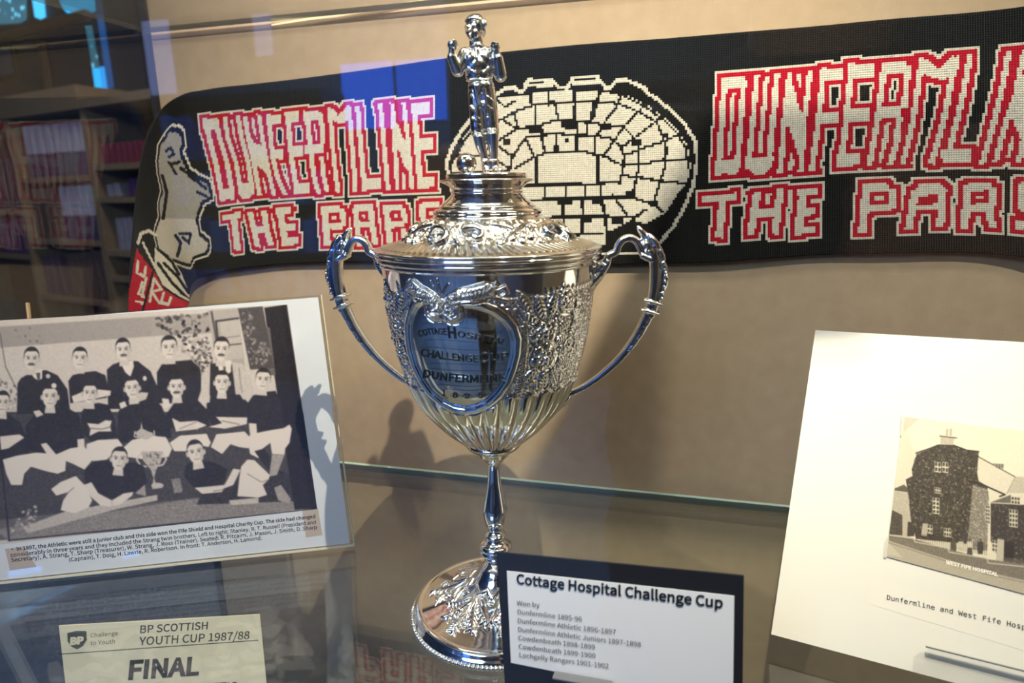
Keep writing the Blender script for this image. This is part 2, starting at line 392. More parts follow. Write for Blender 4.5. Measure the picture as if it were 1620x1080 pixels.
WHITE_P = mat('white file cover', srgb(214, 214, 232), 0.6); PURP = book_mat((98, 82, 118)); REDB = book_mat((150, 66, 78))
BRN = book_mat((128, 100, 84)); MAUV = book_mat((120, 92, 104)); PLUM = book_mat((100, 66, 120)); PALE = book_mat((176, 170, 186))
def row(pl, shelf_v, spans, uvf, labels):
    """spans: (px0, px1, pxtop, y, kind)"""
    for k, (x0, x1, ytop, yref, m, two, lean) in enumerate(spans):
        u0, vt = uvf(x0, ytop); u1 = uvf(x1, ytop)[0]
        book(pl, labels[k] if isinstance(labels, list) else labels, u0, shelf_v+0.001, u1-u0-0.004, vt-shelf_v, m, lean, None if isinstance(labels, list) else labels, two,
             name='magazine_file' if two else 'book')
W2 = (WHITE_P, 0.45)
g = 'white topped purple magazine file on the upper shelf of the oak bookcase'
row(P_BK, shA[0], [(24+k*14.5, 38+k*14.5, 200-1.4*k, 0, PURP, W2, 0) for k in range(3)], uvb, g)
row(P_BK, shA[0], [(70+k*13, 82+k*13, 195-1.4*k, 0, PURP, W2, 0) for k in range(2)], uvb, g)
row(P_BK, shA[0], [(98+k*13, 110+k*13, 193-1.4*k, 0, PURP, W2, 0) for k in range(2)], uvb, g)
g = 'white topped purple magazine file on the middle shelf of the oak bookcase'
row(P_BK, shA[1], [(82+k*15, 96+k*15, 296-1.3*k, 0, PURP, W2, 0) for k in range(4)], uvb, g)
row(P_BK, shA[1], [(38+k*11, 48+k*11, 300-1*k, 0, BRN, None, 0) for k in range(4)], uvb, 'brown book left of the white files on the middle shelf')
row(P_BK, shA[2], [(55, 63, 405, 0, MAUV, None, 0), (66, 74, 404, 0, MAUV, None, 0.08), (77, 85, 403, 0, MAUV, None, 0.10)], uvb, 'dull mauve book tilted over on the lowest visible shelf')
row(P_BK, shA[2], [(94+k*10, 103+k*10, 402-1*k, 0, BRN, None, 0) for k in range(6)], uvb, 'upright brown book on the lowest visible shelf')
row(P_BK, shB[0], [(148+k*9.6, 157+k*9.6, 228-0.9*k, 0, REDB, None, 0) for k in range(8)], uvb, 'red book on the top shelf of the bookcase beside the scarf')
row(P_BK, shB[1], [(158, 166, 292, 0, PALE, None, 0), (168, 178, 290, 0, PALE, None, 0)], uvb, 'pale book on the second shelf of the bookcase beside the scarf')
row(P_BK, shB[1], [(192+k*10.5, 202+k*10.5, 282-0.9*k, 0, PLUM, None, 0) for k in range(4)], uvb, 'plum book on the second shelf of the bookcase beside the scarf')
row(P_BK, shB[2], [(172+k*9, 180+k*9, 346-0.9*k, 0, PALE if k < 3 else BRN, None, 0) for k in range(5)], uvb, ['%s book, %s on the third shelf of the bookcase beside the scarf' % ('pale' if k < 3 else 'brown', w) for k, w in enumerate(('leftmost', 'second from left', 'middle one', 'second from right', 'rightmost'))])
row(P_BK, shZ[0], [(-28+k*10, -19+k*10, 252, 0, MAUV, None, 0) for k in range(4)], uvb, 'mauve book on the upper shelf at the left picture edge')
row(P_BK, shZ[1], [(-16+k*10, -7+k*10, 346, 0, PLUM, None, 0) for k in range(4)], uvb, 'plum book on the lower shelf at the left picture edge')

# the dark upper part of the room beyond: glazed gallery with sky behind
P_GAL = Plane(CAM + ray(100, 60)*4.6, BU, (0, 0, 1))
def uvg(px, py): return P_GAL.uv(px, py)
def sky_pane(name, pxs, colour, strength):
    q = np.array([uvg(*p) for p in pxs]); P = P_GAL.at(q[:, 0], q[:, 1], np.zeros(len(q)))
    me = mesh_from(np.concatenate([P, P - 0.01*P_GAL.n]), [list(range(len(q))), list(range(len(q)))[::-1] if 0 else [i+len(q) for i in range(len(q))][::-1]] +
                   [[i, (i+1) % len(q), (i+1) % len(q)+len(q), i+len(q)] for i in range(len(q))])
    m = mat('daylit sky pane', (0.02, 0.02, 0.02), 0.4, emit=(colour, strength))
    return m, me
mS, meS = sky_pane('window_3', [(-20, -25), (150, -25), (148, 18), (110, 24), (96, 8), (88, -25)][::1], srgb(20, 176, 240), 1.0)
meS.clear_geometry(); bpy.data.meshes.remove(meS)
def window_part(no, pxs, colour, strength, bokeh=False):
    m, me = sky_pane('w', pxs, colour, strength)
    if bokeh:
        nt = m.node_tree; b = nt.nodes['Principled BSDF']; tc = nt.nodes.new('ShaderNodeTexCoord')
        v = nt.nodes.new('ShaderNodeTexVoronoi'); v.inputs['Scale'].default_value = 16
        r = nt.nodes.new('ShaderNodeValToRGB'); r.color_ramp.elements[0].position = 0.22; r.color_ramp.elements[1].position = 0.3
        r.color_ramp.elements[0].color = (*srgb(110, 205, 250), 1); r.color_ramp.elements[1].color = (*srgb(44, 92, 112), 1)
        nt.links.new(tc.outputs['Object'], v.inputs['Vector']); nt.links.new(v.outputs['Distance'], r.inputs[0]); nt.links.new(r.outputs[0], b.inputs['Emission Color'])
    return structure(link('window_%d' % no, me, m))
window_part(3, [(-30, -20), (40, -20), (40, 30), (30, 36), (-30, 40)], (0.1, 0.4, 0.6), 0.9, True)
window_part(4, [(48, -20), (66, -20), (70, 26), (63, 30), (55, 27)], srgb(70, 190, 250), 1.0)
window_part(5, [(84, -20), (146, -20), (149, 18), (110, 24), (100, 14)], srgb(16, 172, 240), 1.0)
window_part(6, [(146, 108), (155, 108), (160, 144), (151, 146)], srgb(40, 170, 240), 0.9)
window_part(7, [(157, 106), (164, 105), (169, 142), (162, 144)], srgb(40, 150, 235), 0.8)
window_part(8, [(135, 42), (143, 40), (155, 107), (146, 108)], srgb(40, 90, 140), 0.7, True)
window_part(9, [(150, 2), (158, 0), (178, 138), (170, 140)], srgb(30, 84, 150), 0.5)
q0 = uvg(-30, 64); q1 = uvg(150, 36)
structure(pl_box(P_GAL, 'trim_3', q0[0], q1[0], (q0[1]+q1[1])/2-0.03, (q0[1]+q1[1])/2+0.03, 0.02, 0.07, M_OAK))
q0 = uvg(70, 55); structure(pl_box(P_GAL, 'trim_4', q0[0], q0[0]+0.04, uvg(80, 150)[1], q0[1]-0.05, 0.02, 0.06, M_OAK))
t = thing('picture_frame', 'dark framed picture high up beyond the left end pane', 'picture', P_GAL.at(*uvg(18, 100)))
f0 = uvg(-14, 74); f1 = uvg(36, 126)
for nm, u0, u1, v0, v1, mt_, w1 in (('frame', f0[0], f1[0], f1[1], f0[1], mat('frame black', srgb(24, 26, 32), 0.4), 0.03),
                                ('picture', f0[0]+0.05, f1[0]-0.05, f1[1]+0.05, f0[1]-0.05, mat('grey blue picture', srgb(90, 112, 140), 0.5), 0.034)):
    pl_box(P_GAL, nm, u0, u1, v0, v1, 0.0, w1, mt_, t)
structure(pl_box(P_GAL, 'wall_gallery', uvg(-60, 90)[0]-1.5, uvg(300, 90)[0], uvg(100, 250)[1], uvg(100, -60)[1], -0.08, -0.03, M_WALL_DARK))

# ------------------------------------------------------------------ the side of the room behind the viewer, mirrored in the front pane
def mirror_pt(px, py, y):
    """place at real depth y behind the viewer whose reflection in the front pane is seen at px, py"""
    p = on_y(px, py, 2*(Y_FRONT-0.006)-y); return np.array([p[0], y, p[2]])
def rear_window(no, px0, px1, py0, py1, colour, strength):
    a = mirror_pt(px0, py1, RY0+0.02); b = mirror_pt(px1, py0, RY0+0.02)
    w = structure(box('window_%d' % no, (min(a[0], b[0]), RY0+0.002, a[2]), (max(a[0], b[0]), RY0+0.02, b[2]),
                      mat('daylit sky pane', (0.02, 0.02, 0.02), 0.3, emit=(colour, strength))))
    return w
rear_window(10, 545, 618, 96, 205, (0.06, 0.42, 3.0), 1.1)
rear_window(11, 630, 702, 90, 192, (0.06, 0.42, 3.0), 1.0)
rear_window(12, 884, 924, 152, 161, (0.1, 0.9, 3.0), 3.5)
rear_window(13, 1036, 1060, 140, 148, (0.1, 0.9, 3.0), 3.0)
rear_window(14, 404, 424, 20, 88, (0.3, 0.36, 0.75), 1.6)
rear_window(15, 238, 262, 30, 150, (0.3, 0.40, 0.9), 1.6)
_dx = mirror_pt(716, 300, RY0+0.02)[0]
structure(box('added_panel_1', (_dx, RY0+0.001, RZ0), (RX1-0.01, RY0+0.014, 2.4), mat('dark brown added panel', srgb(34, 28, 26), 0.7, noise=(6, srgb(28, 23, 21), 4))))  # added dark panel that darkens the right half of the front pane's reflection
P_RB = Plane(np.array([0, RY0+0.42, 0.0]), (-1, 0, 0), (0, 0, 1))      # front of the bookcase by the rear wall
def uvr(px, py):
    p = mirror_pt(px, py, RY0+0.42); return np.array([-p[0], p[2]])
r0 = uvr(520, 300)[0]; r1 = uvr(238, 300)[0]
u_lo, u_hi = min(r0, r1), max(r0, r1)
rsh = [uvr(380, y)[1] for y in (250, 325, 400, 470)]
rtop = uvr(380, 160)[1]
M_BLK = mat('black shelving', srgb(26, 30, 40), 0.5)
bookcase(P_RB, 'black bookcase of blue books mirrored faintly in the front pane', u_lo, u_hi, rtop, rsh + [rsh[-1]-0.4], 0.05, mt=M_BLK, mt2=M_BLK)
BLUES = [book_mat(c) for c in ((40, 96, 190), (60, 120, 200), (90, 150, 220), (30, 70, 160))]
for si, s in enumerate(rsh):
    h = (rtop if si == 0 else rsh[si-1]-0.03) - s
    u = u_lo+0.05; k = 0
    while u < u_hi-0.16:
        w = rnd.uniform(0.06, 0.13)
        if rnd.random() < 0.72:
            book(P_RB, 'blue book in the dark bookcase mirrored in the front pane', u, s+0.001, w-0.006, h*rnd.uniform(0.62, 0.9), BLUES[k % 4], group='blue books behind the viewer')
        u += w; k += 1
area((-1.2, -2.4, 2.5), (-1.5, -4.0, 0.4), 170, 1.5, 0.5, (0.22, 0.5, 1.0))  # blue light added overhead to brighten the mirrored books

# ------------------------------------------------------------------ knitted scarf
def pip(X, Y, poly):
    """points in polygon"""
    p = np.asarray(poly, float); ins = np.zeros(X.shape, bool); j = len(p)-1
    for i in range(len(p)):
        (xi, yi), (xj, yj) = p[i], p[j]
        if yi != yj:
            c = ((yi > Y) != (yj > Y)) & (X < (xj-xi)*(Y-yi)/(yj-yi)+xi); ins ^= c
        j = i
    return ins
def seg_d(X, Y, pts, closed=False):
    p = np.asarray(pts, float); D = np.full(X.shape, 1e9)
    if closed: p = np.concatenate([p, p[:1]])
    for (ax, ay), (bx, by) in zip(p[:-1], p[1:]):
        l2 = (bx-ax)**2+(by-ay)**2+1e-12; t = np.clip(((X-ax)*(bx-ax)+(Y-ay)*(by-ay))/l2, 0, 1)
        D = np.minimum(D, np.hypot(X-ax-t*(bx-ax), Y-ay-t*(by-ay)))
    return D
def dil(m, r):
    """grow a stitch mask by r stitches (rounded square)"""
    out = m.copy()
    for dx in range(-r, r+1):
        for dy in range(-r, r+1):
            s = np.zeros_like(m)
            a = m[max(0, -dx):m.shape[0]-max(0, dx), max(0, -dy):m.shape[1]-max(0, dy)]
            s[max(0, dx):max(0, dx)+a.shape[0], max(0, dy):max(0, dy)+a.shape[1]] = a
            out |= s
    return out
EDGE_T = [(1700, 0), (1620, 12), (1350, 37), (1080, 60), (797, 83), (700, 94), (545, 117), (400, 134), (330, 142), (288, 151), (262, 167), (243, 195), (230, 235), (220, 290), (213, 350), (209, 410), (206, 490), (203, 590)]
EDGE_B = [(1700, 420), (1620, 407), (1350, 401), (1080, 416), (797, 417), (700, 416), (545, 414), (400, 422), (350, 430), (328, 436), (314, 440), (306, 446), (301, 455), (299, 465), (298, 475), (298, 482), (298, 495), (299, 600)]
OFF_T = [.004, .003, .004, .003, .004, .003, .004, .004, .004, .008, .018, .034, .052, .070, .084, .094, .105, .115]
OFF_B = [.010, .006, .003, .004, .003, .004, .003, .003, .003, .006, .010, .016, .024, .034, .044, .052, .060, .070]
ptT = np.array([on_y(x, y, Y_WALL-o-0.001) for (x, y), o in zip(EDGE_T, OFF_T)])
ptB = np.array([on_y(x, y, Y_WALL-o-0.001) for (x, y), o in zip(EDGE_B, OFF_B)])
mid = (ptT+ptB)/2 + (ptT-ptB)*0.25
sl = np.concatenate([[0], np.cumsum(np.linalg.norm(np.diff(mid, axis=0), axis=1))])
NR = 104; NC = int(sl[-1]/(0.196/NR))
us = np.linspace(0, sl[-1], NC+1)
T3 = np.stack([cr(sl, ptT[:, k], us) for k in range(3)], -1); B3 = np.stack([cr(sl, ptB[:, k], us) for k in range(3)], -1)
vv = np.linspace(0, 1, NR+1)
GR = T3[:, None, :]*(1-vv)[None, :, None] + B3[:, None, :]*vv[None, :, None]
wav = 0.0012*np.sin(us*21)[:, None]*np.sin(vv*5+1)[None, :] + 0.0008*np.sin(us*47+2)[:, None]*np.cos(vv*7)[None, :]
GR[:, :, 1] -= 0.002 + wav
CEN = (GR[:-1, :-1]+GR[1:, :-1]+GR[:-1, 1:]+GR[1:, 1:])/4
PX = project(CEN); X, Y = PX[..., 0], PX[..., 1]
def mask_of(shapes, ox, oy, sc):
    m = np.zeros(X.shape, bool); lx, ly = (X-ox)*sc, (Y-oy)*sc
    for s in shapes:
        if s[0] == 'V':      # upright stroke: centre points and width
            p = np.array(s[1], float); w = s[2]*0.8/2
            m |= pip(lx, ly, np.concatenate([p-[w, 0], (p+[w, 0])[::-1]]))
        elif s[0] == 'H':    # bar: x0,y0 - x1,y1 centre line, thickness
            (x0, y0), (x1, y1), w = s[1], s[2], s[3]*0.88/2; x1 -= 8
            m |= pip(lx, ly, [(x0, y0-w), (x1, y1-w), (x1, y1+w), (x0, y0+w)])
        else: m |= pip(lx, ly, s[1])
    return m
LA = [  # first word, left half
 ('V', [(105, 185), (125, 300), (165, 450), (195, 600), (212, 690)], 40), ('V', [(168, 195), (190, 300), (235, 450), (262, 600), (270, 680)], 38),
 ('H', (85, 222), (185, 215), 70), ('H', (190, 648), (285, 640), 76),
 ('V', [(222, 170), (240, 300), (290, 450), (318, 600), (325, 640)], 34), ('V', [(302, 165), (325, 300), (365, 450), (385, 600)], 36), ('P', [(300, 580), (400, 575), (402, 640), (370, 668), (335, 672), (305, 645)]),
 ('V', [(345, 168), (365, 300), (400, 450), (435, 650)], 36), ('V', [(430, 158), (452, 300), (475, 430), (500, 560), (522, 650)], 32), ('P', [(365, 270), (400, 330), (470, 360), (490, 480), (505, 560), (470, 520), (410, 450), (385, 380)]),
 ('V', [(492, 155), (502, 300), (512, 400), (540, 530), (588, 645)], 36), ('H', (475, 196), (572, 186), 72), ('H', (500, 405), (590, 400), 68),
 ('V', [(605, 145), (617, 300), (632, 450), (650, 560), (682, 640)], 40), ('H', (588, 180), (680, 172), 74), ('H', (612, 390), (705, 384), 72), ('H', (645, 614), (742, 606), 66),
 ('V', [(720, 138), (737, 300), (752, 450), (770, 560), (795, 640)], 38),
]
LB = [
 ('H', (-75, 172), (25, 165), 70), ('V', [(30, 150), (45, 250), (50, 335)], 38), ('H', (-60, 372), (60, 366), 66), ('V', [(40, 420), (52, 530), (75, 635)], 34),
 ('V', [(88, 125), (100, 250), (112, 400), (125, 520), (142, 635)], 34), ('P', [(70, 118), (108, 122), (142, 168), (178, 124), (220, 106), (218, 190), (150, 218), (100, 192)]), ('V', [(207, 108), (217, 250), (230, 400), (240, 520), (247, 632)], 36),
 ('V', [(258, 104), (270, 250), (284, 400), (294, 520), (302, 625)], 38), ('H', (285, 588), (410, 580), 72),
 ('V', [(397, 95), (412, 250), (425, 400), (437, 520), (445, 625)], 36),
 ('V', [(470, 90), (477, 200), (482, 300), (490, 400), (498, 520), (503, 622)], 34), ('V', [(540, 85), (552, 200), (564, 300), (572, 400), (582, 520), (592, 615)], 34), ('P', [(478, 190), (515, 235), (530, 300), (565, 320), (575, 500), (545, 480), (520, 400), (485, 330)]),
 ('V', [(603, 90), (614, 250), (625, 400), (635, 520), (647, 612)], 44), ('H', (582, 126), (702, 116), 78), ('H', (605, 346), (726, 340), 78), ('H', (625, 578), (738, 570), 72),
]
LT = [
 ('H', (205, 792), (326, 770), 42), ('V', [(278, 790), (300, 985)], 50), ('V', [(376, 755), (400, 860), (422, 968)], 44), ('V', [(460, 742), (477, 860), (505, 958)], 46), ('H', (390, 868), (490, 858), 52),
 ('V', [(555, 728), (575, 850), (592, 962)], 52), ('H', (530, 748), (636, 738), 44), ('H', (560, 848), (656, 840), 44), ('H', (575, 938), (682, 926), 50),
]
LP = [
 ('V', [(56, 718), (65, 850), (78, 962)], 52), ('H', (32, 738), (160, 734), 44), ('V', [(165, 735), (175, 835)], 42), ('H', (60, 840), (180, 836), 44),
 ('V', [(246, 732), (258, 850), (270, 962)], 44), ('V', [(340, 730), (352, 850), (368, 950)], 44), ('H', (236, 732), (360, 726), 44), ('H', (250, 832), (360, 828), 40),
 ('V', [(432, 716), (445, 850), (460, 950)], 48), ('H', (415, 732), (540, 726), 44), ('V', [(538, 735), (548, 815)], 40), ('H', (445, 832), (552, 828), 40), ('V', [(536, 848), (556, 950)], 46),
 ('H', (650, 714), (770, 706), 44), ('V', [(652, 705), (660, 820)], 46), ('H', (650, 815), (760, 808), 42), ('V', [(745, 800), (755, 920)], 46), ('H', (640, 925), (765, 920), 46),
]
RA = [
 ('V', [(178, 198), (172, 300), (162, 450), (152, 600), (140, 695)], 38), ('V', [(275, 215), (265, 350), (252, 500), (246, 600), (238, 670)], 36), ('H', (158, 236), (288, 226), 66), ('H', (125, 655), (250, 648), 76),
 ('V', [(340, 190), (326, 350), (312, 500), (302, 620)], 34), ('V', [(440, 178), (428, 350), (412, 500), (402, 620)], 38), ('P', [(282, 600), (424, 595), (417, 645), (380, 682), (330, 690), (285, 655)]),
 ('V', [(506, 178), (490, 300), (475, 450), (465, 600), (456, 678)], 34), ('V', [(608, 162), (592, 300), (578, 400), (570, 520), (560, 672)], 34), ('P', [(500, 240), (528, 250), (548, 340), (562, 382), (590, 402), (585, 540), (560, 600), (540, 580), (528, 520), (500, 450), (480, 330)]),
 ('V', [(676, 155), (662, 300), (648, 420), (632, 540), (615, 670)], 36), ('H', (655, 192), (782, 182), 74), ('H', (645, 408), (756, 400), 70),
 ('H', (70, 812), (246, 796), 42), ('V', [(172, 800), (150, 1005)], 48), ('V', [(342, 772), (325, 880), (308, 992)], 48), ('V', [(456, 760), (445, 870), (430, 986)], 46), ('H', (330, 884), (450, 878), 48),
 ('V', [(574, 758), (560, 870), (545, 984)], 52), ('H', (545, 780), (656, 768), 40), ('H', (545, 876), (645, 870), 40), ('H', (525, 972), (635, 964), 40),
]
RB = [
 ('V', [(-8, 182), (-25, 330), (-40, 480), (-62, 660)], 38), ('H', (-26, 226), (100, 214), 74), ('H', (-45, 428), (82, 420), 74), ('H', (-80, 640), (40, 632), 70),
 ('V', [(146, 175), (128, 320), (110, 450), (92, 560), (70, 672)], 36), ('H', (130, 208), (258, 200), 70), ('V', [(252, 190), (242, 390)], 40), ('H', (118, 418), (225, 410), 66), ('V', [(215, 435), (200, 560), (170, 664)], 38),
 ('V', [(322, 158), (302, 300), (280, 450), (255, 560), (228, 664)], 34), ('V', [(480, 150), (455, 300), (425, 450), (395, 560), (364, 660)], 38), ('P', [(305, 155), (350, 168), (400, 208), (450, 165), (502, 140), (490, 222), (430, 262), (380, 252), (315, 232)]),
 ('V', [(550, 140), (522, 300), (495, 420), (465, 540), (440, 655)], 36), ('H', (415, 622), (562, 616), 74),
 ('V', [(732, 125), (700, 300), (665, 450), (640, 540), (605, 658)], 36),
 ('V', [(806, 122), (765, 330), (722, 450), (692, 560), (668, 654)], 34), ('V', [(900, 110), (850, 330), (812, 500), (780, 648)], 36), ('P', [(800, 240), (830, 240), (850, 380), (845, 560), (815, 590), (780, 520), (745, 440), (765, 320)]),
 ('V', [(960, 100), (920, 330), (880, 500), (850, 640)], 40), ('H', (940, 140), (1060, 130), 74), ('H', (900, 370), (1020, 360), 74), ('H', (850, 605), (990, 598), 74),
 ('V', [(60, 758), (40, 980)], 50), ('H', (35, 775), (175, 770), 42), ('V', [(182, 775), (178, 870)], 40), ('H', (50, 868), (185, 864), 44),
 ('V', [(288, 785), (275, 870), (258, 965)], 46), ('V', [(420, 775), (415, 870), (406, 958)], 46), ('P', [(272, 800), (310, 755), (395, 748), (442, 780), (435, 800), (290, 812)]), ('H', (270, 866), (420, 862), 34),
 ('V', [(542, 755), (520, 968)], 50), ('H', (522, 772), (655, 764), 42), ('V', [(662, 765), (656, 860)], 42), ('H', (535, 868), (665, 862), 42), ('V', [(640, 870), (655, 962)], 46),
 ('H', (795, 764), (910, 758), 44), ('V', [(798, 750), (790, 870)], 44), ('H', (785, 862), (905, 858), 42), ('V', [(890, 850), (885, 960)], 44), ('H', (770, 948), (900, 944), 44),
]
SA, SB = 3.859, 3.859
body = mask_of(LA, 300, 140, 3.859) | mask_of(LB, 500, 140, 3.859)
body |= mask_of(LT, 300, 140, 3.859) | mask_of(LP, 500, 140, 3.859)
body |= mask_of(RA, 1090, 60, 3.178) | mask_of(RB, 1350, 40, 3.0)
WHITE, RED, BLACK = srgb(232, 224, 210), srgb(196, 10, 44), srgb(17, 17, 19)
colr = np.zeros(X.shape+(3,)); colr[:] = BLACK
# stadium emblem
gx, gy = (X-700)*3, (Y-60)*3
bowl = [(48, 620), (60, 560), (100, 480), (150, 410), (210, 345), (260, 292), (330, 268), (400, 258), (560, 246), (740, 244), (860, 268), (975, 322), (1060, 385), (1125, 450), (1165, 520), (1178, 610), (1160, 690), (1100, 760), (1060, 830), (960, 884), (905, 860), (775, 925), (770, 980), (640, 968), (430, 960), (240, 900), (130, 800), (70, 700)]
W = pip(gx, gy, bowl)
ring = [(30, 660), (24, 590), (48, 520), (95, 440), (150, 375), (215, 300), (262, 268), (300, 240), (345, 240), (372, 262), (390, 250), (410, 204), (520, 202), (556, 240), (592, 238), (622, 190), (735, 185), (775, 238), (800, 236), (830, 200), (880, 204), (960, 240), (978, 268), (1010, 285), (1085, 345), (1150, 412), (1204, 500), (1205, 600), (1190, 700), (1150, 800), (1095, 895), (1030, 975)]
W |= seg_d(gx, gy, ring) < 8.5
W |= seg_d(gx, gy, [(395, 226), (520, 226)]) < 9; W |= seg_d(gx, gy, [(620, 214), (740, 212)]) < 9
W |= seg_d(gx, gy, [(760, 1022), (935, 1020)]) < 6
W |= seg_d(gx, gy, [(30, 640), (60, 760), (140, 880), (260, 980)]) < 8.5
K = np.zeros(X.shape, bool)
for pl in ([(60, 570), (105, 490), (160, 420), (263, 400), (341, 353), (427, 322), (520, 307), (621, 307), (738, 304), (806, 307), (868, 324), (948, 360), (1019, 404), (1037, 449), (1063, 520), (1059, 600), (1037, 671), (1019, 724), (1001, 787)],
           [(180, 560), (250, 500), (357, 431), (411, 425), (466, 416), (512, 400), (551, 387), (606, 392), (691, 402), (779, 413), (859, 422), (912, 476), (934, 529), (934, 600), (921, 671), (903, 733)],
           [(325, 618), (333, 571), (357, 532), (396, 475), (473, 462), (543, 454), (629, 462), (722, 464), (797, 476), (841, 511), (863, 556), (859, 618), (841, 689)],
           [(345, 620), (388, 595), (427, 571), (481, 548), (567, 540), (676, 540), (714, 552), (777, 562), (806, 582), (859, 604)],
           [(446, 571), (446, 700)], [(738, 556), (738, 690)], [(330, 706), (411, 700), (738, 692), (841, 680)], [(340, 775), (480, 766), (777, 758), (868, 756)],
           [(360, 856), (528, 851), (777, 847), (930, 845)], [(420, 940), (629, 933), (760, 930)],
           [(489, 700), (485, 766)], [(586, 700), (586, 764)], [(676, 694), (676, 762)], [(750, 692), (752, 760)], [(575, 766), (575, 850)], [(664, 764), (668, 848)], [(762, 760), (770, 848)], [(578, 852), (582, 932)], [(664, 850), (664, 930)], [(773, 848), (780, 925)],
           [(505, 246), (505, 318)], [(625, 246), (629, 307)], [(742, 246), (738, 307)], [(419, 262), (424, 322)], [(442, 318), (446, 418)], [(536, 312), (551, 387)], [(629, 307), (629, 392)], [(722, 305), (700, 402)], [(341, 353), (362, 431)],
           [(470, 416), (478, 462)], [(637, 392), (640, 462)], [(687, 402), (690, 462)], [(543, 454), (540, 542)], [(637, 462), (640, 540)], [(722, 464), (722, 552)], [(470, 462), (490, 548)], [(396, 475), (440, 570)],
           [(983, 298), (868, 413), (770, 556)], [(1072, 351), (992, 413), (912, 476), (850, 520)], [(1143, 449), (1046, 493), (939, 529), (868, 556)], [(1179, 578), (1046, 578), (948, 600), (859, 604)],
           [(1152, 689), (1046, 680), (939, 662), (859, 653)], [(1046, 822), (992, 787), (912, 760)], [(859, 253), (823, 333), (770, 404), (726, 476)], [(752, 246), (717, 378)], [(806, 742), (877, 840)], [(903, 858), (966, 813)],
           [(260, 292), (300, 330), (350, 300)], [(300, 400), (357, 432)], [(250, 500), (330, 560)], [(200, 545), (320, 620)], [(160, 420), (200, 545)], [(60, 640), (180, 640), (320, 630)], [(70, 560), (180, 560)],
           [(270, 275), (420, 262), (505, 248), (742, 246), (850, 270), (968, 330), (1052, 392), (1116, 456), (1155, 524), (1168, 612)]):
    K |= seg_d(gx, gy, pl) < 6.2
for (x0, y0, x1, y1) in ((563, 388, 625, 431), (415, 420, 470, 455), (294, 482, 322, 509), (578, 474, 602, 497), (528, 509, 551, 540), (629, 509, 648, 540), (543, 770, 621, 793), (714, 770, 769, 793), (664, 855, 711, 878), (752, 404, 806, 436), (899, 480, 948, 516), (1046, 449, 1072, 476), (872, 724, 917, 769), (983, 773, 1019, 805), (800, 850, 860, 880)):
    K |= (gx > x0) & (gx < x1) & (gy > y0) & (gy < y1)
K &= pip(gx, gy, bowl)
colr[W] = WHITE; colr[K] = BLACK
# letters: white body, red line round it, thin white line round that
fill = mask_of([('P', [(72, 182), (450, 142), (849, 112), (849, 150), (450, 178), (80, 215)]), ('P', [(185, 690), (640, 652), (640, 628), (185, 662)]), ('P', [(205, 765), (330, 745), (660, 715), (660, 745), (340, 770), (210, 790)])], 300, 140, 3.859)
fill |= mask_of([('P', [(-80, 132), (70, 112), (70, 140), (-80, 150)]), ('P', [(352, 88), (702, 64), (708, 100), (358, 118)]), ('P', [(-110, 650), (170, 650), (165, 625), (-110, 625)]), ('P', [(208, 645), (755, 628), (750, 605), (210, 622)]), ('P', [(196, 96), (285, 92), (285, 120), (196, 124)])], 500, 140, 3.859)
fill |= mask_of([('P', [(138, 190), (500, 158), (870, 118), (870, 150), (500, 192), (142, 222)]), ('P', [(100, 712), (665, 684), (665, 660), (105, 690)]), ('P', [(275, 765), (652, 731), (652, 752), (280, 790)])], 1090, 60, 3.178)
fill |= mask_of([('P', [(-30, 172), (300, 146), (300, 172), (-30, 200)]), ('P', [(490, 130), (572, 122), (572, 150), (490, 160)]), ('P', [(690, 108), (1060, 80), (1060, 110), (690, 140)]), ('P', [(-95, 676), (282, 682), (282, 660), (-90, 654)]), ('P', [(325, 676), (1000, 640), (1000, 616), (330, 652)])], 1350, 40, 3.0)
out2 = dil(body, 3) | dil(fill, 1); red = dil(body, 2) | fill
colr[out2] = WHITE; colr[red] = RED; colr[body] = WHITE
# the player figure and the hanging end
qx, qy = (X-180)*3.378, (Y-180)*3.378
fig = [(300, 95), (350, 110), (368, 150), (350, 200), (370, 262), (400, 320), (450, 350), (505, 375), (522, 440), (470, 470), (440, 560), (460, 650), (510, 692), (500, 730), (420, 765), (400, 800), (350, 790), (300, 770), (235, 720), (215, 640), (240, 560), (235, 480), (255, 420), (235, 320), (230, 250), (245, 170)]
F = pip(qx, qy, fig); F1 = dil(F, 1); F3 = dil(F, 3)
loc = qx < 560
colr[F3 & ~dil(F, 2) & loc] = WHITE
colr[F & loc] = srgb(168, 164, 160); colr[F & loc & (qy > 560)] = srgb(205, 198, 188)  # grey fill holds the turned-away end's shade as well as mixed yarn
for pl in ([(275, 200), (300, 180), (320, 215), (290, 230)], [(290, 260), (330, 320)], [(300, 270), (350, 260)], [(360, 290), (460, 370), (500, 400)], [(250, 330), (275, 420), (255, 560)], [(320, 650), (350, 690), (330, 760)], [(360, 660), (400, 690), (410, 650)], [(345, 640), (410, 640)], [(455, 420), (500, 440)]):
    K2 = seg_d(qx, qy, pl) < 9; colr[K2 & loc & F] = BLACK
sock = pip(qx, qy, [(212, 715), (300, 772), (350, 850), (405, 990), (330, 955), (255, 900), (212, 800)])
colr[sock] = WHITE
for pl in ([(225, 720), (300, 790), (340, 860)], [(260, 800), (330, 870), (390, 960)], [(230, 800), (300, 900), (380, 985)]):
    colr[(seg_d(qx, qy, pl) < 8) & loc] = BLACK
tri = pip(qx, qy, [(118, 720), (165, 790), (215, 850), (255, 930), (330, 985), (420, 1025), (420, 1300), (60, 1300), (80, 950)])
colr[tri] = RED
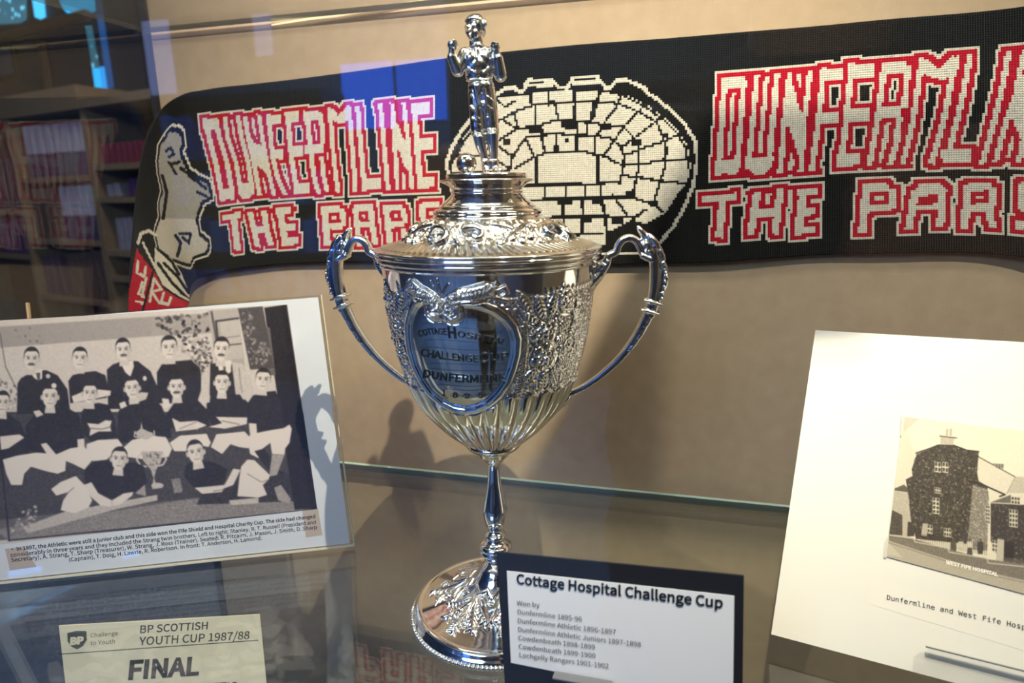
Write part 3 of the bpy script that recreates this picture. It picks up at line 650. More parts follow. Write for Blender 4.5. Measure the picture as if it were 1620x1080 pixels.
for pl in ([(125, 790), (120, 850), (160, 870), (165, 820)], [(150, 900), (130, 960), (170, 985)], [(170, 880), (150, 960)], [(210, 880), (190, 1000)], [(210, 880), (250, 940), (200, 950), (240, 1010)], [(262, 960), (250, 1010), (290, 1020), (300, 985)], [(120, 1000), (160, 1015)]):
    colr[(seg_d(qx, qy, pl) < 7) & tri] = WHITE
for pl in ([(205, 845), (160, 1020), (140, 1100)],):
    colr[(seg_d(qx, qy, pl) < 7) & tri] = BLACK
colr[(seg_d(qx, qy, [(125, 690), (140, 640), (180, 625), (215, 650)]) < 8) & loc] = WHITE
colr[(seg_d(qx, qy, [(150, 690), (200, 790), (260, 910), (340, 970), (410, 1010)]) < 6) & loc] = WHITE
scarf_me = grid_mesh(GR, False, 'scarf')
cc = np.repeat(colr.reshape(-1, 3), 4, axis=0)
jit = RNG.normal(1, 0.05, (NC*NR, 1)); set_colour(scarf_me, np.clip(cc*np.repeat(jit, 4, axis=0), 0, 1), 'CORNER')
uvl = scarf_me.uv_layers.new(name='stitch')
iu, iv = np.meshgrid(np.arange(NC), np.arange(NR), indexing='ij'); iu = iu.reshape(-1); iv = iv.reshape(-1)
uvs = np.stack([np.stack([iu, iv], -1), np.stack([iu+1, iv], -1), np.stack([iu+1, iv+1], -1), np.stack([iu, iv+1], -1)], 1).astype(np.float32)
uvl.data.foreach_set('uv', uvs.reshape(-1))
M_KNIT = mat_ink('knitted yarn', 0.95, 0.1)
nt = M_KNIT.node_tree; bs = nt.nodes['Principled BSDF']; bs.inputs['Sheen Weight'].default_value = 0.12
uvn = nt.nodes.new('ShaderNodeUVMap'); uvn.uv_map = 'stitch'
sx = nt.nodes.new('ShaderNodeSeparateXYZ'); nt.links.new(uvn.outputs[0], sx.inputs[0])
def mth(op, a, b=None):
    n = nt.nodes.new('ShaderNodeMath'); n.operation = op
    for k, v in enumerate((a, b)):
        if v is None: continue
        if isinstance(v, (int, float)): n.inputs[k].default_value = v
        else: nt.links.new(v, n.inputs[k])
    return n.outputs[0]
su = mth('ABSOLUTE', mth('SINE', mth('MULTIPLY', sx.outputs[0], math.pi)))
zig = mth('ABSOLUTE', mth('SUBTRACT', mth('FRACT', sx.outputs[0]), 0.5))
sv = mth('ABSOLUTE', mth('SINE', mth('MULTIPLY', mth('ADD', sx.outputs[1], mth('MULTIPLY', zig, 0.9)), math.pi)))
hh = mth('ADD', mth('POWER', su, 0.5), mth('POWER', sv, 0.6))
bp = nt.nodes.new('ShaderNodeBump'); bp.inputs['Strength'].default_value = 0.9; bp.inputs['Distance'].default_value = 0.0009
nt.links.new(hh, bp.inputs['Height']); nt.links.new(bp.outputs[0], bs.inputs['Normal'])
scarf = link('scarf', scarf_me, M_KNIT)
tag(scarf, 'black knitted football scarf with red and white lettering pinned along the back panel', 'scarf')
so = scarf.modifiers.new('thickness', 'SOLIDIFY'); so.thickness = 0.0022; so.offset = 1.0
# ------------------------------------------------------------------ printed pictures: a small raster of inked shapes
class Ink:
    """grey-level drawing over a pixel box of the photograph; later laid onto its card"""
    def __init__(s, x0, y0, x1, y1, sc=1.25, base=0.8):
        s.x0, s.y0, s.sc = x0, y0, sc; s.w = int((x1-x0)*sc); s.h = int((y1-y0)*sc)
        s.a = np.full((s.h, s.w), float(base)); s.t = (0, 0, 1)
        s.gy, s.gx = np.mgrid[0:s.h, 0:s.w]; s.gx = x0 + (s.gx+0.5)/sc; s.gy = y0 + (s.gy+0.5)/sc
    def frame(s, ox, oy, k): s.t = (ox, oy, k)           # following shapes are in a local frame
    def tr(s, pts):
        p = np.asarray(pts, float); ox, oy, k = s.t; return np.stack([ox+p[:, 0]/k, oy+p[:, 1]/k], -1)
    def sub(s, p, m=3):
        x0 = int(np.clip((p[:, 0].min()-s.x0-m)*s.sc, 0, s.w)); x1 = int(np.clip((p[:, 0].max()-s.x0+m)*s.sc+1, 0, s.w))
        y0 = int(np.clip((p[:, 1].min()-s.y0-m)*s.sc, 0, s.h)); y1 = int(np.clip((p[:, 1].max()-s.y0+m)*s.sc+1, 0, s.h))
        return slice(y0, y1), slice(x0, x1)
    def poly(s, v, pts, a=1.0, tex=0.0):
        p = s.tr(pts); sl_ = s.sub(p)
        X_, Y_ = s.gx[sl_], s.gy[sl_]
        if X_.size == 0: return
        d = seg_d(X_, Y_, p, True); ins = pip(X_, Y_, p)
        k = np.clip(0.5+np.where(ins, d, -d)*s.sc*0.8, 0, 1)*a
        vv_ = v + (RNG.normal(0, tex, X_.shape) if tex else 0)
        s.a[sl_] = s.a[sl_]*(1-k)+vv_*k
    def line(s, v, pts, w, a=1.0):
        p = s.tr(pts); w = w/s.t[2]; sl_ = s.sub(p, 3+w); X_, Y_ = s.gx[sl_], s.gy[sl_]
        if X_.size == 0: return
        k = np.clip(0.5+(w/2-seg_d(X_, Y_, p))*s.sc, 0, 1)*a; s.a[sl_] = s.a[sl_]*(1-k)+v*k
    def ell(s, v, cx, cy, rx, ry, rot=0, a=1.0, soft=1.0):
        t = np.linspace(0, 2*math.pi, 22)[:-1]; c, q = math.cos(rot), math.sin(rot)
        x, y = rx*np.cos(t), ry*np.sin(t); s.poly(v, np.stack([cx+x*c-y*q, cy+x*q+y*c], -1), a)
    def leaves(s, v, poly, n, r, spread=0.15, seed=1):
        g = np.random.default_rng(seed); p = np.asarray(poly, float); lo, hi = p.min(0), p.max(0)
        c = g.uniform(lo, hi, (n*3, 2)); c = c[pip(c[:, 0], c[:, 1], p)][:n]
        for x, y in c: s.ell(v+g.normal(0, spread), x, y, r*g.uniform(.5, 1.2), r*g.uniform(.3, .8), g.uniform(0, 3), 0.85)
    def blur(s, n=1):
        for _ in range(n):
            p = np.pad(s.a, 1, mode='edge')
            s.a = (p[1:-1, 1:-1]*2+p[:-2, 1:-1]+p[2:, 1:-1]+p[1:-1, :-2]+p[1:-1, 2:])/6
    def at(s, px):
        x = np.clip((px[..., 0]-s.x0)*s.sc-0.5, 0, s.w-1.001); y = np.clip((px[..., 1]-s.y0)*s.sc-0.5, 0, s.h-1.001)
        i, j = x.astype(int), y.astype(int); f, g = x-i, y-j
        return (s.a[j, i]*(1-f)*(1-g)+s.a[j, i+1]*f*(1-g)+s.a[j+1, i]*(1-f)*g+s.a[j+1, i+1]*f*g)
def print_mesh(pl, corners, ink, tone, nu, nv, w, name, mt, parent):
    """thin printed sheet on plane pl inside the quad of uv corners (tl, tr, br, bl)"""
    tl, trr, br, bl = (np.asarray(c) for c in corners); a = np.linspace(0, 1, nu)[:, None, None]; b = np.linspace(0, 1, nv)[None, :, None]
    uv = (tl*(1-a)+trr*a)*(1-b)+(bl*(1-a)+br*a)*b
    P = pl.at(uv[..., 0], uv[..., 1], np.full(uv.shape[:2], w)); me = grid_mesh(P, False, name)
    g = ink.at(project(P)).reshape(-1); set_colour(me, tone(g, a=np.repeat(np.linspace(0, 1, nu), nv)))
    if (pl.u[0]) and me.polygons[0].normal.dot(Vector(pl.n)) < 0: me.flip_normals()
    return link(name, me, mt, parent)
M_PRINT = mat_ink('printed photograph', 0.5, 0.3)
def duo(lo, hi):
    lo, hi = np.array(lo), np.array(hi)
    def f(g, a=None):
        g = np.clip(g, 0, 1)[:, None]; c = (lo*(1-g)+hi*g)/255.0
        return np.where(c <= 0.04045, c/12.92, ((c+0.055)/1.055)**2.4)
    return f

# ------------------------------------------------------------------ team photograph sheet in its clear holder (left)
A = on_z(0, 921.5, 0.004); B = on_z(560, 862, 0.004)
P_L = lean_plane(A, B, 8)
Q_L = P_L.px((-46, 510), (508, 466), (560, 862), (-46, 926.5)); Q_LP = P_L.px((-40, 513), (503, 470), (553.5, 859), (-40, 922))
uB = Q_L[2][0]
holder = thing('card_holder', 'clear acrylic stand holding the old team picture', 'display stand', P_L.at(uB/2, 0, 0))
P_L.slab('back_plate', Q_L, -0.0032, -0.0014, M_ACRYLIC, holder)
P_L.slab('front_plate', Q_L, 0.0006, 0.0018, M_ACRYLIC, holder)
P_L.slab('edge_strip', P_L.px((507.4, 466), (509.2, 466), (561.2, 862), (559.2, 862)), -0.0032, 0.0018, M_ACRYLIC_EDGE, holder)
P_L.slab('bottom_bend', P_L.px((-46, 925.2), (560, 860.8), (560, 863), (-46, 927.5)), -0.0032, 0.0018, M_ACRYLIC_EDGE, holder)
fb = np.cross(P_L.u, [0, 0, 1]); fb = fb if fb@(CAM-P_L.o) > 0 else -fb
o_ = P_L.at(0, 0, -0.002); M = Matrix(((P_L.u[0], -fb[0], 0, o_[0]), (P_L.u[1], -fb[1], 0, o_[1]), (0, 0, 1, 0.0002), (0, 0, 0, 1)))
bm = bmesh.new(); box_bm(bm, (Q_L[3][0], 0.0, 0), (uB, 0.07, 0.002), M); bm_obj('foot_plate', bm, M_ACRYLIC, holder)
sheet = thing('printed_sheet', 'white sheet with the old black and white football team photograph and caption', 'picture', P_L.at(uB/2, 0.01, 0))
P_L.slab('paper', Q_LP, -0.001, 0.0, M_PAPER, sheet)
T = Ink(-14, 478, 510, 872, 1.3, 0.80)
T.frame(0, 460, 2.249)
T.poly(0.60, [(-40, 130), (560, 90), (560, 175), (-40, 215)]); T.poly(0.62, [(540, 92), (760, 78), (760, 150), (540, 165)])
T.poly(0.80, [(-40, 205), (560, 160), (760, 150), (760, 420), (-40, 420)], 1, 0.03)
T.poly(0.35, [(-40, 540), (1140, 540), (1140, 800), (-40, 890)], 1, 0.05)
T.poly(0.22, [(-40, 430), (1100, 430), (1100, 690), (-40, 820)], 1, 0.05)
T.poly(0.50, [(-20, 850), (1000, 690), (1130, 775), (30, 885)], 1, 0.09)
T.poly(0.17, [(730, 690), (1000, 640), (1130, 700), (1130, 745), (700, 760)], 1, 0.06)
T.poly(0.10, [(940, 60), (1020, 48), (1128, 775), (1048, 778)])
T.poly(0.08, [(1000, 52), (1020, 48), (1128, 775), (1108, 780)])
T.poly(0.35, [(930, 130), (960, 130), (980, 300), (955, 300)])
T.leaves(0.25, [(555, 95), (740, 80), (740, 300), (700, 240), (620, 150), (560, 160)], 90, 9, 0.12)
T.leaves(0.75, [(640, 170), (740, 150), (740, 380), (670, 300)], 60, 10, 0.12, 3)
T.leaves(0.30, [(680, 200), (755, 180), (760, 330), (720, 330)], 50, 7, 0.1, 4)
T.leaves(0.35, [(0, 60), (120, 60), (150, 190), (60, 170)], 14, 5, 0.1, 9)
T.poly(0.66, [(740, 70), (846, 62), (872, 270), (770, 270)]); T.poly(0.30, [(748, 72), (756, 72), (775, 180), (767, 180)]); T.poly(0.72, [(782, 110), (850, 100), (866, 240), (800, 245)])
T.line(0.2, [(776, 180), (768, 108), (848, 97)], 7); T.line(0.45, [(790, 168), (852, 160)], 3); T.line(0.3, [(776, 196), (858, 188)], 5)
T.poly(0.25, [(846, 62), (935, 55), (975, 275), (890, 280)]); T.leaves(0.5, [(850, 70), (870, 70), (910, 270), (895, 270)], 40, 6, 0.12, 5); T.leaves(0.5, [(878, 70), (895, 70), (920, 260), (908, 260)], 40, 6, 0.1, 6)
T.leaves(0.5, [(915, 180), (955, 180), (970, 280), (925, 270)], 25, 7, 0.1, 8)
T.leaves(0.45, [(-10, 300), (60, 330), (70, 430), (0, 430)], 40, 7, 0.15, 12)
T.line(0.25, [(0, 150), (20, 270), (60, 350)], 4, 0.7)
DK, SK, WH = 0.13, 0.86, 0.92
def coat(pts, v=DK): T.poly(v, pts, 1, 0.025)
def head(x, y, w, h, rot=0.0, mous=False, hair=0.14, side=0.0):
    c, q = math.cos(rot), math.sin(rot)
    def L(dx, dy): return (x+dx*w*c-dy*h*q, y+dx*w*q+dy*h*c)
    T.poly(SK*0.93, [L(-.22, .25), L(.24, .25), L(.34, .78), L(-.34, .78)])
    for sgn in (-1, 1): T.ell(SK*0.85, *L(sgn*.5, .06), w*.09, h*.13, rot)
    T.ell(hair, *L(0, -.14), w*.50, h*.42, rot)
    T.poly(SK, [L(-.45, -.2), L(-.3, -.33), L(.30, -.34), L(.45, -.2), L(.46, .12), L(.36, .36), L(.16, .52), L(-.16, .52), L(-.36, .36), L(-.46, .12)])
    T.poly(SK*0.78, [L(.18+side, -.2), L(.45, -.16), L(.46, .12), L(.36, .36), L(.16, .52), L(.2, .2)], 0.55)
    for sgn in (-1, 1):
        T.line(0.30, [L(sgn*.32, -.09), L(sgn*.1, -.08)], 3.2, 0.8); T.ell(0.22, *L(sgn*.2, .0), w*.085, h*.042, rot, 0.9)
    T.line(0.55, [L(.04, -.02), L(.07, .16), L(-.04, .18)], 2.5, 0.7)
    T.line(0.35, [L(-.14, .33), L(.14, .33)], 3, 0.75)
    if mous: T.poly(0.16, [L(-.26, .3), L(-.12, .21), L(0, .23), L(.12, .21), L(.26, .3), L(.1, .3), L(-.1, .3)])
# standing row
coat([(62, 330), (75, 310), (120, 285), (165, 282), (205, 300), (240, 350), (250, 430), (60, 440)]); T.poly(WH, [(110, 290), (150, 278), (150, 312), (135, 318), (120, 308)]); T.poly(0.25, [(128, 292), (143, 290), (142, 314), (134, 318)]); T.ell(0.8, 171, 303, 8, 8)
head(112, 240, 56, 76, 0.02, True)
coat([(243, 320), (258, 300), (295, 290), (340, 285), (375, 300), (385, 345), (380, 380), (250, 400)]); head(284, 238, 54, 72, 0.03)
coat([(380, 280), (400, 262), (440, 248), (490, 250), (535, 285), (560, 340), (560, 420), (385, 420)]); T.poly(WH, [(428, 255), (474, 248), (476, 270), (464, 305), (446, 290)]); T.ell(0.85, 515, 311, 7, 9)
head(438, 208, 54, 76, -0.08, True)
coat([(558, 290), (575, 262), (625, 250), (680, 245), (712, 275), (720, 340), (700, 400), (560, 400)]); head(602, 200, 58, 78, -0.06)
T.poly(0.78, [(716, 300), (745, 262), (800, 250), (860, 258), (890, 300), (905, 350), (900, 375), (860, 380), (840, 400), (735, 395), (715, 370)], 1, 0.05)
T.poly(0.14, [(748, 262), (775, 255), (785, 300), (800, 340), (825, 258), (842, 400), (745, 400)]); T.poly(WH, [(772, 252), (822, 246), (822, 288), (800, 300), (780, 285)]); T.poly(0.3, [(793, 262), (803, 262), (804, 296), (796, 296)])
T.line(0.4, [(850, 275), (856, 330), (866, 380)], 4, 0.6); head(788, 206, 56, 80, 0.04, True)
# seated row
coat([(-20, 450), (30, 440), (70, 465), (95, 520), (110, 600), (-20, 640)]); head(10, 396, 50, 76, 0.05)
T.poly(SK, [(-20, 520), (70, 510), (86, 522), (30, 560), (-20, 570)])
coat([(90, 480), (130, 432), (180, 420), (240, 415), (280, 440), (300, 520), (300, 570), (160, 600), (95, 560)]); head(178, 374, 58, 78, 0.0)
T.ell(WH, 192, 337, 9, 9); T.poly(SK*0.95, [(118, 428), (140, 424), (155, 440), (130, 450)])
T.poly(SK, [(145, 545), (165, 540), (190, 570), (215, 600), (200, 625), (172, 590)]); T.poly(SK, [(275, 528), (300, 525), (302, 590), (280, 600)])
T.poly(SK, [(255, 375), (310, 352), (345, 350), (395, 355), (392, 372), (330, 385), (262, 398)])
coat([(290, 430), (310, 405), (350, 398), (385, 405), (405, 450), (420, 520), (330, 540), (290, 500)]); head(320, 362, 52, 74, 0.02)
T.poly(SK, [(310, 470), (350, 474), (375, 460), (398, 462), (392, 480), (396, 500), (350, 500), (318, 516), (322, 492)]); T.line(0.3, [(316, 488), (360, 492), (392, 484)], 4, 0.7)
coat([(420, 430), (445, 395), (490, 380), (540, 372), (575, 410), (605, 480), (610, 520), (520, 540), (420, 540)]); T.poly(SK*0.9, [(500, 360), (528, 362), (520, 385), (480, 400), (455, 392)]); head(470, 344, 54, 76, -0.12)
T.poly(SK, [(424, 400), (444, 392), (452, 410), (430, 420)])
coat([(590, 440), (620, 398), (660, 385), (700, 385), (735, 420), (745, 480), (640, 500), (590, 480)]); head(628, 340, 56, 76, -0.04, True)
T.poly(SK, [(612, 452), (640, 466), (700, 462), (736, 478), (700, 492), (626, 500)]); T.line(0.35, [(640, 490), (700, 466)], 4, 0.6); T.poly(SK, [(576, 382), (600, 384), (606, 412), (582, 418)])
coat([(735, 400), (765, 380), (810, 370), (855, 368), (885, 400), (892, 460), (760, 480), (735, 450)]); head(790, 324, 54, 76, 0.02)
T.poly(SK, [(768, 448), (880, 450), (878, 474), (800, 490), (742, 484), (790, 470)]); T.line(0.35, [(790, 462), (850, 474)], 4, 0.7); T.poly(SK*0.92, [(852, 366), (892, 350), (890, 375), (866, 388)]); T.poly(SK*0.92, [(722, 378), (748, 372), (746, 396), (728, 400)])
coat([(880, 400), (900, 372), (940, 360), (980, 355), (1000, 400), (1010, 490), (900, 510), (880, 470)]); head(936, 314, 54, 74, 0.08)
T.poly(SK, [(885, 470), (912, 472), (915, 512), (890, 514)])
# white knickers and legs
T.poly(WH, [(10, 600), (60, 586), (130, 575), (190, 580), (235, 600), (232, 640), (205, 650), (160, 640), (110, 625), (86, 650), (78, 690), (40, 690), (22, 650)], 1, 0.03)
T.poly(WH, [(180, 590), (250, 560), (300, 552), (330, 600), (300, 635), (260, 615), (235, 605)], 1, 0.03)
T.poly(WH, [(308, 545), (350, 530), (420, 527), (436, 550), (410, 570), (380, 600), (330, 605), (306, 580)], 1, 0.03)
T.poly(WH, [(436, 560), (470, 530), (540, 515), (590, 520), (612, 560), (600, 590), (520, 600), (450, 590)], 1, 0.03)
T.poly(WH, [(604, 540), (640, 515), (735, 508), (750, 540), (742, 555), (690, 545), (660, 570), (620, 570)], 1, 0.03)
T.poly(WH, [(750, 555), (770, 510), (870, 500), (888, 520), (885, 560), (850, 555), (820, 545), (790, 580)], 1, 0.03)
T.poly(WH, [(880, 520), (900, 508), (960, 496), (1010, 488), (1030, 475), (1038, 490), (1030, 540), (1015, 560), (1012, 582), (968, 580), (962, 540), (935, 560), (920, 595), (890, 580)], 1, 0.03)
T.poly(0.62, [(968, 582), (1012, 582), (985, 655), (958, 660)], 1, 0.05); T.poly(0.14, [(905, 570), (940, 560), (965, 600), (955, 640)]); T.poly(0.6, [(975, 700), (1000, 690), (1035, 740), (1030, 755), (990, 745)], 1, 0.06)
# the cup between the knees
T.poly(0.72, [(500, 490), (503, 465), (508, 490), (528, 500), (545, 505), (545, 520), (520, 530), (490, 520), (480, 505)]); T.line(0.85, [(480, 500), (478, 518), (492, 522)], 4); T.line(0.85, [(548, 498), (550, 516), (536, 522)], 4)
T.poly(0.70, [(500, 570), (580, 570), (572, 610), (556, 635), (548, 665), (556, 690), (580, 700), (540, 705), (546, 665), (536, 635), (510, 605)], 1, 0.1)
T.line(0.8, [(500, 580), (486, 600), (500, 620), (520, 625)], 6); T.line(0.8, [(580, 580), (592, 598), (580, 618), (565, 622)], 6); T.leaves(0.45, [(505, 575), (575, 575), (550, 640)], 26, 5, 0.15, 21)
T.ell(0.75, 560, 692, 22, 10); T.poly(0.6, [(480, 720), (490, 680), (515, 690), (520, 730)], 1, 0.08); T.poly(0.5, [(610, 670), (640, 665), (650, 715), (620, 720)], 1, 0.1)
# two lying in front
T.poly(0.72, [(80, 840), (230, 785), (420, 750), (560, 725), (560, 745), (420, 775), (250, 820), (100, 862)], 1, 0.07)
coat([(300, 640), (330, 610), (390, 600), (450, 605), (510, 620), (525, 680), (480, 720), (400, 740), (330, 710), (300, 680)]); head(424, 596, 58, 78, 0.08)
T.poly(SK, [(298, 690), (325, 680), (350, 720), (398, 745), (396, 768), (360, 765), (320, 730)]); T.poly(SK, [(398, 745), (440, 720), (475, 715), (470, 728), (430, 760), (400, 765)])
T.poly(WH, [(182, 705), (215, 680), (270, 658), (300, 690), (328, 745), (315, 770), (265, 790), (216, 780), (225, 745), (245, 715), (200, 728)], 1, 0.03); T.line(0.35, [(215, 740), (245, 715), (262, 700)], 4, 0.7)
coat([(660, 620), (700, 600), (760, 610), (810, 635), (800, 680), (740, 700), (690, 700), (655, 660)]); head(696, 572, 60, 80, -0.18)
T.poly(SK, [(830, 632), (856, 636), (830, 690), (790, 705), (810, 670)]); T.poly(SK, [(692, 700), (740, 696), (800, 690), (790, 715), (720, 722)]); T.line(0.4, [(760, 712), (800, 706)], 4, 0.6)
T.poly(WH, [(858, 625), (880, 600), (905, 602), (960, 655), (955, 672), (935, 690), (950, 725), (920, 735), (845, 730), (850, 680)], 1, 0.03); T.line(0.4, [(880, 650), (930, 680), (955, 672)], 4, 0.7)
T.poly(0.75, [(815, 745), (920, 735), (920, 755), (820, 762)], 1, 0.06)
T.leaves(0.6, [(80, 780), (130, 760), (130, 830), (40, 860)], 30, 8, 0.15, 31)
T.line(0.12, [(-40, 150), (33, 888)], 6); T.line(0.12, [(30, 888), (1130, 778)], 5)
T.a += RNG.normal(0, 0.035, T.a.shape); T.blur(1)
T.a = np.clip(T.a, 0, 1)
T.blur(1); T.a = np.clip(T.a*1.16-0.02, 0, 1)**0.9
_d = duo((24, 20, 28), (248, 230, 222))
cs = [P_L.uv(x, y) for x, y in ((-14, 507.5), (455, 481.5), (502, 805), (-14, 862))]
print_mesh(P_L, cs, T, _d, 430, 330, 0.0001, 'team_photograph', M_PRINT, sheet)
caps = [("\u2022 In 1897, the Athletic were still a junior club and this side won the Fife Shield and Hospital Charity Cup. The side had changed", (35, 926), (1122, 807), 0.012),
        ("considerably in three years and they included the Strang twin brothers. Left to right: Stanley, R. T. Russell (President and", (38, 946), (1124, 828), 0.006),
        ("Secretary), A. Strang, T. Sharp (Treasurer), W. Strang, J. Ross (Trainer). Seated: R. Pitcairn, J. Mason, J. Smith, D. Sharp", (40, 964), (1128, 846), 0.006),
        ("(Captain), T. Doig, H. Lawrie, R. Robertson. In front: T. Anderson, H. Lamond.", (245, 962), (932, 884), 0.006)]
mes = []
for body_t, a, b, bold in caps:
    mes.append(P_L.text(body_t, P_L.uv(a[0]/2.249, 460+a[1]/2.249), P_L.uv(b[0]/2.249, 460+b[1]/2.249), 0.0002, None, bold*0.6))
join_meshes('caption_lettering', mes, M_INK, sheet)
M_TINT = mat('greyed photocopy patch', srgb(206, 186, 176), 0.7)
for q in (((478, 806), (503, 803), (510, 846), (484, 850)), ((8, 868), (38, 864), (58, 896), (16, 902))):
    uv = np.array([P_L.uv(*p) for p in q]); me = mesh_from(P_L.at(uv[:, 0], uv[:, 1], np.full(4, 0.00008)), [(0, 1, 2, 3)]); link('grey_patch', me, M_TINT, sheet)

# ------------------------------------------------------------------ mounted hospital photograph on an easel (right)
A = on_z(1220, 1003, 0.012); B = on_z(1435, 1060, 0.012)
P_R = lean_plane(A, B, 24)
mount = thing('mounted_photograph', 'large cream mount board with a sepia picture of an ivy clad hospital', 'picture', P_R.at(0.15, 0, 0))
P_R.slab('mount_board', P_R.px((1290, 522), (1730, 547.5), (1730, 1138), (1220, 1003)), -0.0018, 0.0, M_CARDBOARD, mount)
H = Ink(1392, 650, 1700, 975, 1.6, 0.82)
H.frame(1390, 640, 3.726)
H.poly(0.84, [(0, 0), (1200, 0), (1200, 1200), (0, 1200)], 1, 0.015)
H.poly(0.90, [(150, 80), (1200, 180), (1200, 420), (800, 420), (590, 300), (200, 260)], 1, 0.012)
H.poly(0.84, [(590, 300), (800, 425), (750, 530), (600, 470)], 1, 0.02); H.line(0.2, [(585, 305), (805, 425)], 5); H.line(0.35, [(805, 425), (755, 525)], 3)
H.poly(0.72, [(805, 425), (1200, 440), (1200, 520), (760, 520)], 1, 0.05); H.poly(0.55, [(670, 345), (740, 350), (735, 378), (690, 365)])
for x in (695, 712, 728): H.line(0.3, [(x, 352), (x, 370)], 5)
H.poly(0.68, [(90, 510), (185, 520), (190, 780), (60, 770)], 1, 0.06); H.poly(0.30, [(90, 495), (150, 470), (200, 520), (90, 505)], 1, 0.04)
H.poly(0.25, [(80, 620), (140, 650), (140, 770), (60, 765)], 1, 0.08); H.poly(0.2, [(172, 690), (210, 690), (210, 775), (168, 775)])
gab = [(225, 290), (300, 262), (350, 240), (440, 240), (520, 265), (590, 280), (580, 400), (590, 450), (640, 480), (650, 560), (620, 830), (220, 790), (190, 680), (180, 560), (160, 440), (200, 420), (195, 380), (215, 320)]
H.poly(0.20, gab, 1, 0.06); H.leaves(0.42, gab, 700, 6, 0.12, 41); H.leaves(0.12, gab, 350, 6, 0.05, 42)
lt = [(555, 470), (640, 500), (650, 580), (640, 860), (520, 850)]
H.poly(0.45, lt, 1, 0.07); H.leaves(0.62, lt, 330, 5, 0.12, 43)
rt = [(660, 580), (860, 590), (1200, 620), (1200, 960), (720, 940), (660, 800)]
H.poly(0.17, rt, 1, 0.05); H.leaves(0.35, rt, 420, 6, 0.1, 44)
H.line(0.12, [(220, 285), (300, 258), (350, 238), (440, 238), (520, 268), (592, 276)], 7); H.line(0.10, [(530, 450), (600, 465), (745, 530), (715, 540)], 9)
H.poly(0.72, [(365, 185), (450, 190), (438, 238), (362, 235)], 1, 0.05); H.line(0.25, [(360, 184), (460, 196)], 6); H.poly(0.7, [(398, 142), (412, 142), (410, 182), (394, 182)]); H.poly(0.7, [(420, 140), (434, 140), (432, 184), (416, 182)])
def win(x0, y0, x1, y1, nx, ny, sk=6):
    H.poly(0.88, [(x0, y0), (x1, y0+sk), (x1, y1+sk), (x0, y1)])
    for i in range(nx):
        for j in range(ny):
            a0_ = x0+(x1-x0)*(i+0.14)/nx; a1_ = x0+(x1-x0)*(i+0.86)/nx; b0_ = y0+(y1-y0)*(j+0.14)/ny+sk*i/nx; b1_ = y0+(y1-y0)*(j+0.86)/ny+sk*i/nx
            H.poly(0.22, [(a0_, b0_), (a1_, b0_), (a1_, b1_), (a0_, b1_)])
win(330, 335, 368, 395, 2, 2); win(376, 335, 410, 398, 2, 2); win(330, 485, 368, 520, 3, 2); win(318, 545, 358, 640, 2, 4); win(288, 705, 318, 755, 2, 2); win(384, 725, 428, 775, 3, 2)
win(632, 590, 655, 700, 2, 5); win(782, 540, 834, 585, 3, 2); win(770, 615, 820, 718, 3, 4); win(668, 795, 702, 865, 2, 3)
H.poly(0.70, [(700, 790), (740, 795), (735, 940), (690, 930)], 1, 0.04); H.poly(0.12, [(745, 805), (800, 812), (795, 920), (740, 910)]); H.poly(0.66, [(260, 700), (290, 700), (285, 775), (250, 770)], 1, 0.04)
H.poly(0.35, [(660, 575), (780, 530), (780, 580)], 1, 0.04)
for x, v in ((440, 0.3), (484, 0.85), (536, 0.86), (600, 0.2)):
    H.ell(0.3, x, 796, 8, 10); H.poly(v, [(x-16, 806), (x+16, 806), (x+18, 850), (x+12, 880), (x-14, 880), (x-18, 845)])
    if v > 0.5: H.poly(0.25 if x > 500 else 0.8, [(x-12, 842), (x+14, 842), (x+18, 888), (x-16, 882)])
for k in range(60):
    x = 250+k*11
    if x < 640: H.line(0.14, [(x, 760+0.16*(x-250)), (x, 815+0.19*(x-250))], 3, 0.6)
for k in range(24): H.line(0.75, [(735+k*9, 900+1.2*k), (735+k*9, 950+1.4*k)], 3, 0.6)
H.poly(0.42, [(60, 770), (205, 790), (410, 850), (640, 910), (1200, 985), (1200, 1120), (640, 985), (300, 880), (60, 805)], 1, 0.06)
H.line(0.75, [(60, 765), (205, 788), (215, 808), (410, 845), (415, 868), (640, 905), (645, 932), (1200, 990)], 6)
H.poly(0.66, [(60, 800), (300, 880), (640, 985), (1200, 1110), (1200, 1200), (40, 1000)], 1, 0.03); H.line(0.3, [(55, 812), (300, 890), (640, 1000), (1200, 1120)], 4, 0.6)
H.poly(0.74, [(40, 880), (60, 815), (140, 900)], 1); H.poly(0.72, [(140, 65), (240, 85), (150, 160)], 0.6)
H.a += RNG.normal(0, 0.02, H.a.shape); H.blur(1)
H.a = np.clip(H.a*1.08-0.02, 0, 1)
_s = duo((34, 26, 20), (246, 232, 206))
cs = [P_R.uv(x, y) for x, y in ((1429, 659), (1690, 690.5), (1672, 953), (1402, 880))]
print_mesh(P_R, cs, H, _s, 330, 300, 0.0008, 'sepia_photograph', M_PRINT, mount)
for q in (((1426, 656), (1432, 657), (1426, 690), (1424, 689)), ((1402, 850), (1404, 851), (1402, 882), (1398, 881))):
    uv = np.array([P_R.uv(*p) for p in q]); link('corner_sleeve', mesh_from(P_R.at(uv[:, 0], uv[:, 1], np.full(4, 0.0013)), [(0, 1, 2, 3)]), mat('clear sleeve', srgb(214, 208, 196), 0.3), mount)
uv = np.array([P_R.uv(*p) for p in ((1380, 915), (1700, 1000), (1696, 1052), (1375, 955))])
link('caption_strip', mesh_from(P_R.at(uv[:, 0], uv[:, 1], np.full(4, 0.0001)), [(0, 1, 2, 3)]), mat('caption slip', srgb(238, 231, 221), 0.75, spec=0.2), mount)
